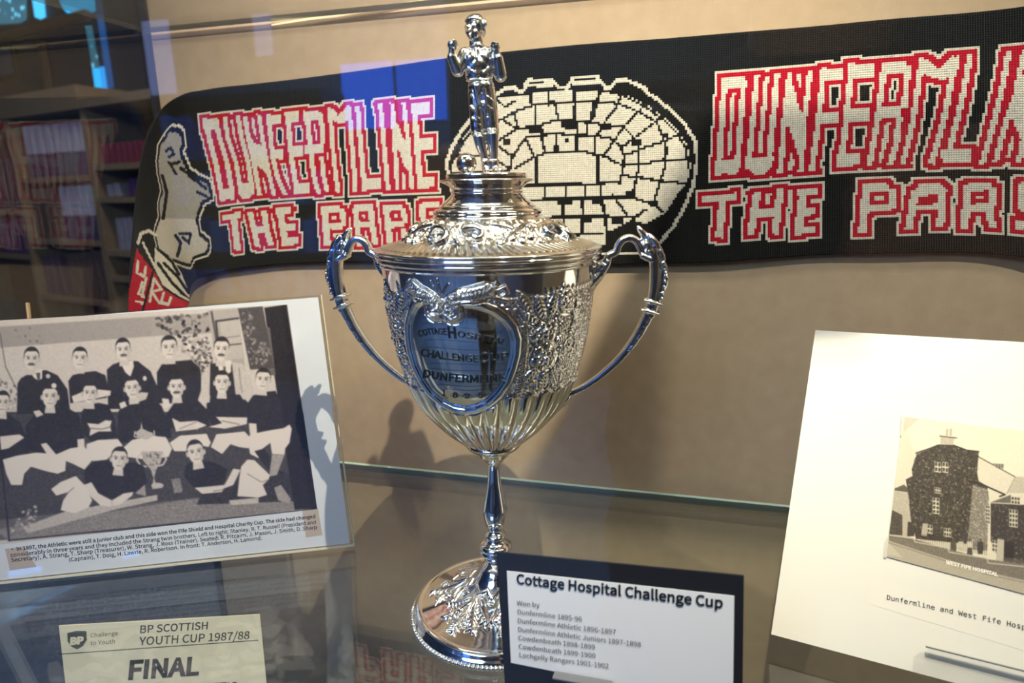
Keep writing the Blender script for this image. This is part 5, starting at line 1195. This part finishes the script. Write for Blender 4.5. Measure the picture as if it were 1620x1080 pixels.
def put_on_bowl(me, x2, y2, zz_):
    P = np.zeros((len(x2), 3))
    for i_ in range(len(x2)):
        th_, s_ = zs(x2[i_], y2[i_]); rr_ = np.interp(s_, Bo.s, Bo.r); z_ = np.interp(s_, Bo.s, Bo.z)
        j = int(np.clip(np.searchsorted(Bo.s, s_), 0, Bo.nz-1)); i2 = int(round((th_+math.pi)/(2*math.pi)*Bo.nth)) % Bo.nth
        o_ = Bo.h[i2, j]+0.00012+zz_[i_]*0.004; P[i_] = surf(th_, rr_+o_*Bo.nr[j], z_+o_*Bo.nzv[j])
    me.vertices.foreach_set('co', P.reshape(-1).astype(np.float32)); me.update(); return me
mes = [engrave('COTTAGE', [(118, 452), (200, 432), (290, 420), (372, 418)], 52), engrave('H', [(376, 440), (440, 442)], 92), engrave('OSPITAL', [(446, 425), (560, 442), (660, 465), (776, 494)], 52),
       engrave('CHALLENGE', [(128, 596), (250, 615), (400, 630), (585, 636)], 62), engrave('C', [(590, 638), (662, 634)], 88), engrave('UP', [(668, 622), (730, 620), (806, 612)], 62),
       engrave('DUNFERMLINE', [(150, 762), (300, 785), (450, 800), (620, 802), (780, 794)], 62), engrave('1', [(296, 905), (322, 908)], 50), engrave('8', [(376, 914), (420, 918)], 40), engrave('9', [(466, 922), (508, 924)], 40), engrave('5', [(574, 922), (614, 918)], 40)]
def fine_line(pts, w=2.2):
    p = np.array(pts, float); t = np.linspace(0, 1, 14); x = np.interp(t, np.linspace(0, 1, len(p)), p[:, 0]); y = np.interp(t, np.linspace(0, 1, len(p)), p[:, 1])
    V = np.zeros((28, 2)); d = np.stack([np.gradient(x), np.gradient(y)], -1); d /= np.linalg.norm(d, axis=1)[:, None]; nn_ = np.stack([-d[:, 1], d[:, 0]], -1)*w/2
    V[:14] = np.stack([x, y], -1)+nn_; V[14:] = np.stack([x, y], -1)-nn_
    me = mesh_from(np.concatenate([V, np.zeros((28, 1))], 1), [(i_, i_+1, i_+15, i_+14) for i_ in range(13)]); return put_on_bowl(me, V[:, 0], V[:, 1], np.zeros(28))
for l_ in ([(140, 350), (240, 335), (370, 335)], [(470, 350), (600, 365), (740, 400)], [(170, 475), (400, 460), (600, 475), (760, 520)], [(180, 530), (450, 535), (780, 530)], [(200, 655), (450, 660), (790, 650)], [(210, 695), (450, 712), (800, 710)],
           [(260, 815), (500, 835), (760, 815)], [(300, 850), (500, 865), (720, 850)], [(135, 270), (210, 225), (245, 290)], [(135, 310), (190, 295), (250, 318)], [(530, 235), (640, 260), (720, 350)], [(520, 325), (530, 240)], [(560, 285), (640, 310), (700, 360)],
           [(360, 900), (398, 878), (440, 900), (398, 925), (360, 900)], [(450, 905), (490, 882), (530, 906), (490, 934), (450, 905)], [(555, 905), (595, 880), (640, 900), (595, 928), (555, 905)]):
    mes.append(fine_line(l_))
join_meshes('engraved_inscription', mes, M_ENGR, cup)

# lip of the bowl, lid edge mouldings
lip = [rz(*v) for v in ((415.5, 605.3, 939.7), (413.5, 602, 943), (411, 600, 945.5), (409, 602.5, 943), (407, 599, 946.5), (404.5, 597.5, 948.5), (402.5, 600, 946), (401, 600.5, 946))]
me = revolve(lip, 200); fix_out(me); link('bowl_lip', me, M_SILVER, cup, True)
le = [rz(*v) for v in ((401, 601, 946), (400.4, 597, 950.5), (398.5, 595.2, 952.4), (396, 595.5, 952), (394.5, 598, 949.5), (393, 596, 951.5), (391.2, 595, 953), (389.5, 596.5, 951.6), (388.5, 601, 947))]
lid_prof = [(le[-1][0]-0.0002, le[-1][1])]+[rz(*v) for v in ((387.2, 608, 940), (384, 621, 928), (379, 638, 912.5), (372, 651, 900), (364, 660, 889), (355, 667.5, 880), (348, 675, 870.5), (344, 681, 864))]
me = revolve(le, 200); fix_out(me); link('lid_edge', me, M_SILVER, cup, True)
Ld = Chase(lid_prof, 1200, 170); tl = Ld.s[-1]
TH, SS = np.meshgrid(Ld.th, Ld.s, indexing='ij')
slant = TH*46+SS/tl*9; Ld.h += 0.0011*np.abs(np.sin(slant))**0.6*np.clip((0.42*tl-SS)/0.002, 0, 1)*np.clip(SS/0.003, 0, 1)
g_ = np.random.default_rng(9); fol = np.zeros_like(TH)
for _ in range(16):
    fol += np.sin(g_.integers(20, 90)*g_.choice([-1, 1])*TH+g_.uniform(200, 900)*g_.choice([-1, 1])*SS+g_.uniform(0, 6.28))
Ld.h += 0.0005*np.clip(1-np.abs(fol)/3.2, 0, 1)*np.clip((SS-0.40*tl)/0.002, 0, 1)
for k_ in range(8):
    a0 = math.radians(-2)+k_*math.pi/4; sg = 1 if k_ % 2 else -1; c = np.array([a0+sg*0.13, tl*0.60])
    t = np.linspace(0, 1, 40); an = math.pi/2*(1-sg)+sg*(-0.9)+sg*t*5.6; q_ = 0.0118*(1-0.80*t)
    Ld.stroke(np.stack([c[0]+q_*np.cos(an)/Ld.rad(c[1]), c[1]+q_*np.sin(an)*0.9], -1), 0.0023, 0.0046, taper=[.6, 1.1, 1.1, .9, .6, .5], clear=0.002)
    for m_ in range(6):
        b_ = a0-sg*(0.16+m_*0.075); Ld.dome(np.array([b_, tl*(0.50+0.07*(m_ % 3))]), 0.0026, 0.0036, m_*1.3, 0.0024, ribs=3, clear=0.001)
    Ld.stroke([(a0-sg*0.1, tl*0.86), (a0-sg*0.3, tl*0.80), (a0-sg*0.5, tl*0.62), (a0-sg*0.58, tl*0.46)], 0.0014, 0.0022, taper=[.5, 1, 1, .4])
    for m_ in range(5): Ld.leaf(np.array([a0+0.36+m_*0.03, tl*0.5]), 0.012, 0.0022, 0.7+m_*0.35, 0.0020)
Ld.h *= np.clip((tl-SS)/0.002, 0, 1)
link('lid', Ld.mesh('lid'), M_SILVER_CHASED, cup, True)
nk = [rz(*v) for v in ((345, 680, 866), (342, 687, 861), (338.5, 690, 860.5), (334, 688.5, 860.5), (330, 692, 857), (328.5, 698, 851), (326, 697.5, 851.5), (323, 701, 848), (320.5, 703.5, 846), (316, 709, 840), (311, 714.5, 834.5), (305, 718, 830.5), (303, 716.5, 832), (300.5, 718.5, 830), (296, 716.5, 832.5), (291, 710, 838.5), (287.5, 702, 847), (286, 699.5, 849.8), (284.5, 700, 849.5), (283, 706, 843))]
me = revolve(smooth_profile(nk, 200), 180); fix_out(me); link('finial_pedestal', me, M_SILVER, cup, True)
pt = [rz(*v) for v in ((283, 712, 839), (280.5, 712, 839.5), (279.8, 711.5, 840), (275.5, 711.6, 839.8), (274.6, 713, 838.6))]; pt.append((0.0005, pt[-1][1]))
me = revolve(pt, 120); fix_out(me); link('figure_plinth', me, M_SILVER, cup, False)
Z_PL = pt[-1][1]

# ------------------------------------------------------------------ cast parts: shapes fused into one skin
def fuse(name, builders, voxel, smooth_it, mt, parent):
    bm = bmesh.new()
    for b in builders: b(bm)
    me = bpy.data.meshes.new('raw'); bm.to_mesh(me); bm.free()
    o = bpy.data.objects.new('raw', me); COL.objects.link(o)
    r = o.modifiers.new('r', 'REMESH'); r.mode = 'VOXEL'; r.voxel_size = voxel; r.adaptivity = 0
    if smooth_it: s_ = o.modifiers.new('s', 'SMOOTH'); s_.iterations = smooth_it; s_.factor = 0.5
    dg = bpy.context.evaluated_depsgraph_get(); dg.update()
    out = bpy.data.meshes.new_from_object(o.evaluated_get(dg)); bpy.data.objects.remove(o); bpy.data.meshes.remove(me)
    out.materials.clear(); return link(name, out, mt, parent, True)
def ellipsoid(c, ax1, ax2, ax3):
    """ellipsoid with three semi axis vectors"""
    M = Matrix((( *np.asarray(v), 0) for v in (ax1, ax2, ax3))).transposed() if False else Matrix(((ax1[0], ax2[0], ax3[0], c[0]), (ax1[1], ax2[1], ax3[1], c[1]), (ax1[2], ax2[2], ax3[2], c[2]), (0, 0, 0, 1)))
    return lambda bm: bmesh.ops.create_uvsphere(bm, u_segments=16, v_segments=10, radius=1.0, matrix=M)
def limb(p0, r0, p1, r1, n_=14):
    """tapered round limb with ball ends"""
    p0, p1 = np.asarray(p0, float), np.asarray(p1, float); d = p1-p0; L = np.linalg.norm(d)+1e-9; d = d/L
    s_ = np.cross(d, [0.3, 0.8, 0.52]); s_ /= np.linalg.norm(s_); t_ = np.cross(d, s_)
    prof = [(-r0*math.cos(a), r0*math.sin(a)) for a in np.linspace(0.05, math.pi/2, 5)]+[(L+r1*math.sin(a), r1*math.cos(a)) for a in np.linspace(0, math.pi/2-0.05, 5)]
    def f(bm):
        rings = [[bm.verts.new(p0+d*x+r*(math.cos(b)*s_+math.sin(b)*t_)) for b in np.linspace(0, 2*math.pi, n_, False)] for x, r in prof]
        for A_, B_ in zip(rings[:-1], rings[1:]):
            for i_ in range(n_): bm.faces.new((A_[i_], A_[(i_+1) % n_], B_[(i_+1) % n_], B_[i_]))
        bm.faces.new(rings[0][::-1]); bm.faces.new(rings[-1])
    return f
def strap(path, hw, ht, side, n_=14, pw=0.6):
    """flattened bar along a path lying in a plane with normal side; hw across, ht in plane"""
    path = np.asarray(path, float); m = len(path)*6; t0 = np.concatenate([[0], np.cumsum(np.linalg.norm(np.diff(path, axis=0), axis=1))]); u = np.linspace(0, t0[-1], m)
    P = np.stack([cr(t0, path[:, k_], u) for k_ in range(3)], -1); W_ = np.interp(u, t0, hw); H_ = np.interp(u, t0, ht)
    Tn = np.gradient(P, axis=0); Tn /= np.linalg.norm(Tn, axis=1)[:, None]; N_ = np.cross(Tn, side)
    def f(bm):
        rings = []
        for i_ in range(m):
            rg = []
            for b in np.linspace(0, 2*math.pi, n_, False):
                c_, q_ = math.cos(b), math.sin(b); rg.append(bm.verts.new(P[i_]+side*W_[i_]*abs(c_)**pw*np.sign(c_)+N_[i_]*H_[i_]*abs(q_)**pw*np.sign(q_)))
            rings.append(rg)
        for A_, B_ in zip(rings[:-1], rings[1:]):
            for i_ in range(n_): bm.faces.new((A_[i_], A_[(i_+1) % n_], B_[(i_+1) % n_], B_[i_]))
        bm.faces.new(rings[0][::-1]); bm.faces.new(rings[-1])
    return f
# handles
AL = math.radians(13)
def handle(sg):
    hd = math.cos(AL)*LT_+math.sin(AL)*FD; nrm = np.cross(hd, [0, 0, 1.0]); 
    def pos(x, y, off=0.0):
        p = on_plane(860+x/3.373, 340+y/3.373, AX, nrm)-AX; return AX+sg*(p@hd)*hd+np.array([0, 0, p[2]])+off*nrm
    mm = 0.001; B_ = []
    arch = [(215, 420), (250, 375), (300, 310), (335, 255), (350, 215), (372, 205), (388, 195), (398, 165), (425, 132), (460, 122), (492, 135), (515, 170), (530, 205), (570, 225)]
    B_.append(strap([pos(*p) for p in arch], [4.2*mm]*3+[3.6*mm]*11, [3.6*mm, 3.6*mm, 3.4*mm, 3.0*mm]+[2.5*mm]*10, nrm))
    main = [(505, 75), (535, 105), (570, 150), (598, 200), (606, 260), (606, 330), (598, 410), (580, 480), (545, 560), (492, 655), (412, 758), (310, 852), (205, 922), (135, 955), (90, 985), (50, 1015)]
    B_.append(strap([pos(*p) for p in main], [1.5*mm, 3*mm, 4*mm]+[4.6*mm]*5+[4.2*mm, 3.8*mm, 3.4*mm, 3.0*mm, 2.8*mm, 3.0*mm, 4*mm, 5*mm], [1.2*mm, 2.5*mm, 4*mm, 5*mm, 5*mm, 5.0*mm, 4.6*mm, 4.2*mm, 3.6*mm, 3.1*mm, 2.6*mm, 2.3*mm, 2.1*mm, 2.2*mm, 3*mm, 3*mm], nrm))
    # step where the arch meets the limb, double collar, leaf scrolls down the outer face
    B_.append(strap([pos(520, 212), pos(560, 232), pos(600, 240)], [4.6*mm]*3, [2.0*mm]*3, nrm))
    for x0, y0 in ((588, 462), (572, 512)): B_.append(strap([pos(x0-52, y0-14), pos(x0, y0), pos(x0+46, y0+14)], [5.6*mm]*3, [1.1*mm]*3, nrm))
    for (x0, y0, x1, y1, w, t) in ((500, 58, 540, 110, 2.2, 1.6), (560, 100, 618, 175, 3.0, 2.0), (600, 165, 645, 240, 3.2, 2.2), (575, 170, 620, 150, 3, 1.8), (615, 235, 655, 300, 3.2, 2.4), (655, 300, 640, 400, 2.6, 2.2), (600, 300, 650, 370, 2.4, 2.0), (590, 380, 640, 440, 2.8, 2.2), (560, 545, 590, 530, 3, 1.8), (530, 600, 560, 570, 2.8, 1.6), (495, 665, 530, 620, 2.6, 1.5), (450, 725, 490, 680, 2.4, 1.4), (540, 130, 565, 190, 3.2, 1.6), (550, 180, 580, 205, 3.2, 1.6)):
        a_, b_ = pos(x0, y0), pos(x1, y1); d_ = (b_-a_)/2; L_ = np.linalg.norm(d_); n2 = np.cross(d_/L_, nrm)
        for of in (-2.4, 2.4): B_.append(ellipsoid((a_+b_)/2+nrm*of*mm, d_*1.1, nrm*w*mm*0.75, n2*t*mm))
    for k_ in range(9):
        t = k_/8; x = np.interp(t, [0, .5, 1], [640, 655, 632]); y = np.interp(t, [0, .5, 1], [250, 320, 440]); B_.append(ellipsoid(pos(x, y), nrm*5.2*mm, hd*1.5*mm, np.array([0, 0, 1.4*mm])))
    for k_ in range(10):
        t = k_/9; x = np.interp(t, [0, .5, 1], [565, 500, 405]); y = np.interp(t, [0, .5, 1], [560, 675, 785]); B_.append(ellipsoid(pos(x, y), nrm*3.6*mm, hd*1.3*mm, np.array([0, 0, 1.3*mm])))
    # leaf sockets on the bowl
    for k_, (x0, y0, x1, y1, w) in enumerate(((210, 445, 290, 320, 4.0), (220, 400, 320, 290, 4.5), (245, 330, 330, 240, 3.6), (40, 1040, 150, 950, 4.2), (55, 1000, 160, 935, 3.8), (20, 1075, 110, 990, 3.0))):
        a_, b_ = pos(x0, y0), pos(x1, y1); d_ = (b_-a_)/2; L_ = np.linalg.norm(d_); n2 = np.cross(d_/L_, nrm); B_.append(ellipsoid((a_+b_)/2, d_*1.05, nrm*w*1.35*mm, n2*w*0.9*mm))
    for k_ in range(5): B_.append(ellipsoid(pos(285+k_*14, 330-k_*22), nrm*4.6*mm, hd*2.2*mm, np.array([0, 0, 1.0*mm])))
    return fuse('handle', B_, 0.00055, 1, M_SILVER_CHASED, cup)
handle(1); handle(-1)

# footballer figure on the lid
PXM = axis_pt(765, 150)[1]/F_PX/3.723
SK_ = 0
def fp(x, y, d_=0.0):
    p, _ = axis_pt(660+x/3.723, y/3.723); return p+FD*d_*PXM
UP = np.array([0, 0, 1.0])
def ee(x, y, d_, rx, ry, rz_, rot=0.0, yaw=0.0):
    a = math.cos(yaw)*LT_+math.sin(yaw)*FD; f = -math.sin(yaw)*LT_+math.cos(yaw)*FD
    A1 = math.cos(rot)*a+math.sin(rot)*UP; A2 = -math.sin(rot)*a+math.cos(rot)*UP
    return ellipsoid(fp(x, y, d_), A1*rx*PXM, A2*ry*PXM, f*rz_*PXM)
def ll(a, ra, b, rb): return limb(fp(*a), ra*PXM, fp(*b), rb*PXM)
hy = -0.45       # head turned to the viewer's left
def hp(x, y, d_):  # head-local: x right, y down (px), d forward
    return (340+x*math.cos(hy)+d_*math.sin(hy)*1.0, 152+y, d_*math.cos(hy)-x*math.sin(hy)*1.0)
def he(x, y, d_, rx, ry, rz_): return ee(*hp(x, y, d_), rx, ry, rz_, 0, hy)
Bf = [he(0, -8, -6, 56, 66, 64), he(0, 38, 18, 40, 44, 42), he(0, 68, 34, 20, 15, 18), he(0, 22, 62, 9, 17, 15), he(0, 32, 70, 11, 8, 9), he(-19, 2, 52, 17, 6, 10), he(19, 2, 52, 17, 6, 10), he(0, 52, 54, 18, 4, 8), he(0, 60, 52, 15, 4, 8), he(-24, 36, 40, 14, 15, 13), he(24, 36, 40, 14, 15, 13),
      he(-17, 13, 50, 8, 5, 7), he(17, 13, 50, 8, 5, 7), he(-56, 16, -2, 8, 18, 12), he(56, 16, -2, 8, 18, 12)]
Bf.append(he(0, -20, -12, 58, 58, 64)); Bf.append(he(0, 6, -24, 57, 62, 46))
for k_ in range(9):             # combed locks from the brow over the crown
    x_ = -48+k_*12; w_ = math.sqrt(1-(x_/64)**2); arc = [(x_, -20-60*w_*math.sin(a_), -12+64*w_*math.cos(a_)) for a_ in np.linspace(0.42, 3.1, 8)]
    for A_, B_ in zip(arc[:-1], arc[1:]): Bf.append(ll(hp(*A_), 6.5, hp(*B_), 6.5))
for sg in (-1, 1): Bf.append(he(sg*52, -14, -4, 9, 28, 40))
Bf += [ll((346, 215, 0), 40, (352, 272, -6), 46), ee(352, 268, 2, 52, 13, 46, 0.1), ee(348, 262, 26, 34, 9, 22, 0.25),
       ll((288, 308, 0), 40, (425, 304, -4), 40), ee(322, 345, 14, 52, 62, 48), ee(396, 345, 12, 52, 62, 46), ee(358, 380, 8, 84, 74, 58), ee(364, 430, 6, 82, 62, 58), ee(366, 450, 6, 80, 9, 58), ee(366, 466, 6, 81, 8, 58), ll((345, 285, 44), 7, (350, 345, 62), 6), ll((362, 285, 44), 6, (378, 325, 56), 6),
       ll((283, 312, 2), 42, (240, 408, 26), 36), ll((240, 410, 26), 37, (206, 335, 48), 28), ll((206, 345, 48), 24, (208, 292, 54), 20), ee(238, 400, 26, 36, 10, 34, 0.5), ee(209, 342, 48, 25, 7, 24, 0.15), ee(212, 266, 58, 31, 30, 27),
       ll((432, 306, -2), 43, (490, 436, 22), 38), ll((490, 438, 22), 38, (474, 345, 52), 30), ll((476, 352, 52), 24, (464, 305, 58), 20), ee(486, 400, 20, 38, 9, 34, -0.4), ee(474, 352, 52, 25, 7, 24, -0.2), ee(456, 277, 60, 30, 28, 27)]
for k_ in range(4):        # curled fingers and thumbs
    Bf.append(ll((196+k_*1.5, 248+k_*11, 72), 6.5, (222, 246+k_*11, 80-k_*2), 6)); Bf.append(ll((222, 246+k_*11, 80), 6, (234, 250+k_*10, 64), 5.5))
    Bf.append(ll((474-k_*1.5, 260+k_*10, 74), 6.5, (448, 258+k_*10, 82-k_*2), 6)); Bf.append(ll((448, 258+k_*10, 82), 6, (436, 262+k_*9, 66), 5.5))
Bf += [ll((232, 275, 60), 8, (218, 246, 84), 6.5), ll((438, 282, 62), 8, (452, 256, 86), 6.5),
       ee(378, 505, 2, 80, 60, 58), ll((346, 535, 4), 48, (352, 640, 14), 46), ll((352, 640, 14), 46, (356, 745, 22), 43), ll((352, 742, 22), 40, (372, 842, 0), 33), ll((372, 842, 0), 33, (400, 930, -8), 21), ee(354, 772, 18, 45, 9, 44, -0.1), ee(356, 788, 16, 42, 7, 41, -0.1),
       ll((412, 535, 0), 50, (428, 640, 8), 47), ll((428, 640, 8), 47, (438, 740, 12), 44), ll((440, 738, 12), 41, (446, 842, -6), 35), ll((446, 842, -6), 35, (454, 935, -14), 22), ee(440, 755, 12, 47, 9, 46), ee(441, 772, 10, 44, 7, 43),
       ll((400, 925, -8), 24, (406, 985, -8), 26), ll((406, 988, -8), 22, (412, 996, 52), 17), ee(401, 935, -8, 30, 8, 29), ll((454, 930, -14), 25, (458, 985, -14), 26), ll((458, 986, -14), 22, (488, 996, 46), 19), ee(454, 935, -14, 31, 8, 30), ll((340, 500, 50), 8, (360, 620, 58), 6), ll((395, 520, 54), 7, (410, 660, 54), 6)]
Bf += [ll((318, 560, 44), 6, (372, 640, 56), 5), ll((312, 620, 50), 6, (366, 700, 60), 5), ll((384, 600, 50), 6, (440, 640, 52), 5), ll((400, 560, 52), 6, (446, 590, 46), 5), ll((322, 690, 56), 5, (372, 735, 60), 5), ll((412, 690, 50), 5, (462, 720, 44), 5), ll((300, 400, 50), 6, (345, 432, 60), 5), ll((390, 432, 58), 6, (425, 395, 52), 5)]
fig_o = fuse('footballer_figure', Bf, 0.00042, 2, M_SILVER_CHASED, cup)
zmin = min(v.co.z for v in fig_o.data.vertices); dzf = Z_PL-0.0003-zmin
fig_o.data.transform(Matrix.Translation((0, 0, dzf)))
bm = bmesh.new(); c_ = fp(291, 950, 35); R_ = 62*PXM
bmesh.ops.create_uvsphere(bm, u_segments=48, v_segments=28, radius=R_, matrix=Matrix.Translation((c_[0], c_[1], Z_PL+R_-0.0002)))
bm_obj('ball', bm, M_SILVER, cup, smooth=True)
print('CUP', AX, 'figure shift', dzf, 'plinth', Z_PL)
# ------------------------------------------------------------------ the photographer, mirrored in the cup, and the phone in the hands
PX0, PY0, FZ = 0.10, -0.40, RZ0
def wp(x, y, z): return np.array([PX0+x, PY0+y, FZ+z])
def wl(a, ra, b, rb): return limb(wp(*a), ra, wp(*b), rb, 18)
def we(c, rx, ry, rz_): return ellipsoid(wp(*c), np.array([rx, 0, 0]), np.array([0, ry, 0]), np.array([0, 0, rz_]))
M_COAT = mat('dark navy jacket', srgb(18, 24, 42), 0.85); M_TROUS = mat('dark trousers', srgb(16, 20, 32), 0.85); M_SKIN = mat('skin', srgb(205, 160, 136), 0.55); M_HAIR = mat('brown hair', srgb(60, 46, 38), 0.7); M_SHOE = mat('black shoes', srgb(22, 22, 24), 0.5)
person = thing('person', 'person in dark jacket and trousers holding up a phone, mirrored in the cup', 'person', wp(0, 0, 0))
hands = [wl((0.02, 0.20, 1.33), .028, (0.0, 0.27, 1.345), .024)]
SKN = [wl((0, 0.0, 1.44), .058, (0, 0.02, 1.54), .054), we((0, 0.02, 1.635), .072, .092, .108), we((0, 0.045, 1.575), .050, .055, .05), we((0, 0.115, 1.625), .012, .018, .022), we((-.075, 0.015, 1.63), .01, .022, .032), we((.075, 0.015, 1.63), .01, .022, .032), we((0, .098, 1.582), .024, .010, .007), we((-.03, .088, 1.645), .014, .012, .009), we((.03, .088, 1.645), .014, .012, .009), we((-.03, .098, 1.662), .022, .010, .008), we((.03, .098, 1.662), .022, .010, .008)]
for sg in (-1, 1):
    cx = -PX0+sg*0.075
    SKN += [wl((sg*0.22, 0.22, 1.22), .030, (cx+sg*0.03, 0.335, 1.325), .026), we((cx+sg*0.025, 0.355, 1.345), .028, .022, .044)]
    for k_ in range(4): SKN += [wl((cx+sg*0.02, 0.372, 1.318+k_*0.019), .009, (cx-sg*0.012, 0.392, 1.322+k_*0.019), .008), wl((cx-sg*0.012, 0.392, 1.322+k_*0.019), .008, (cx-sg*0.020, 0.380, 1.324+k_*0.019), .0075)]
    SKN.append(wl((cx+sg*0.012, 0.350, 1.37), .011, (cx-sg*0.018, 0.362, 1.395), .009))
# torso to head stays one skin
SKN += [we((0, -0.01, 1.25), .15, .085, .2), wl((-.16, 0, 1.41), .045, (.16, 0, 1.41), .045), wl((-.2, 0, 1.39), .04, (-.24, .05, 1.18), .036), wl((-.24, .05, 1.18), .036, (-.22, .22, 1.22), .03), wl((.2, 0, 1.39), .04, (.24, .05, 1.18), .036), wl((.24, .05, 1.18), .036, (.22, .22, 1.22), .03), we((0, -.01, .98), .14, .095, .12)]
for sg in (-1, 1): SKN += [wl((sg*.09, 0, .92), .07, (sg*.10, .01, .5), .045), wl((sg*.10, .01, .5), .045, (sg*.11, -.01, .08), .032), wl((sg*.11, -.02, .05), .035, (sg*.12, .14, .04), .03)]
body_o = fuse('body', SKN, 0.007, 2, M_SKIN, person)
fuse('hair', [we((0, -0.005, 1.672), .082, .098, .085), we((0, -.03, 1.62), .078, .07, .08)], 0.006, 2, M_HAIR, body_o)
JK = [we((0, -.01, 1.26), .185, .12, .24), wl((-.17, 0, 1.40), .065, (.17, 0, 1.40), .065), we((0, -.01, 1.0), .175, .125, .14), we((0, .0, 1.45), .085, .075, .03), we((0, -.01, 1.12), .175, .118, .16)]
for sg in (-1, 1): JK += [wl((sg*.2, 0, 1.39), .068, (sg*.255, .04, 1.17), .055), wl((sg*.255, .04, 1.17), .055, (sg*.225, .20, 1.215), .047), wl((sg*.225, .20, 1.215), .047, (-PX0*0.9+sg*.12, .30, 1.29), .040)]
fuse('jacket', JK, 0.007, 2, M_COAT, body_o)
TR = [we((0, -.01, .93), .165, .115, .11)]
for sg in (-1, 1): TR += [wl((sg*.085, 0, .9), .092, (sg*.10, .01, .5), .066), wl((sg*.10, .01, .5), .066, (sg*.11, -.01, .1), .055)]
fuse('trousers', TR, 0.007, 2, M_TROUS, body_o)
for sg in (-1, 1):
    sh_o = fuse('shoe', [wl((sg*.11, -.05, .045), .043, (sg*.125, .17, .038), .036)], 0.006, 2, M_SHOE, body_o)
    dz_ = FZ+0.001-min(v.co.z for v in sh_o.data.vertices); sh_o.data.transform(Matrix.Translation((0, 0, dz_)))
ph = thing('phone', 'black phone held up in front of the case, mirrored in the cup', 'phone', (0, -0.02, 0.31))
box('phone_body', (-0.075, -0.022, 0.272), (0.075, -0.013, 0.345), mat('phone black', srgb(20, 20, 24), 0.3), ph, 0.003)
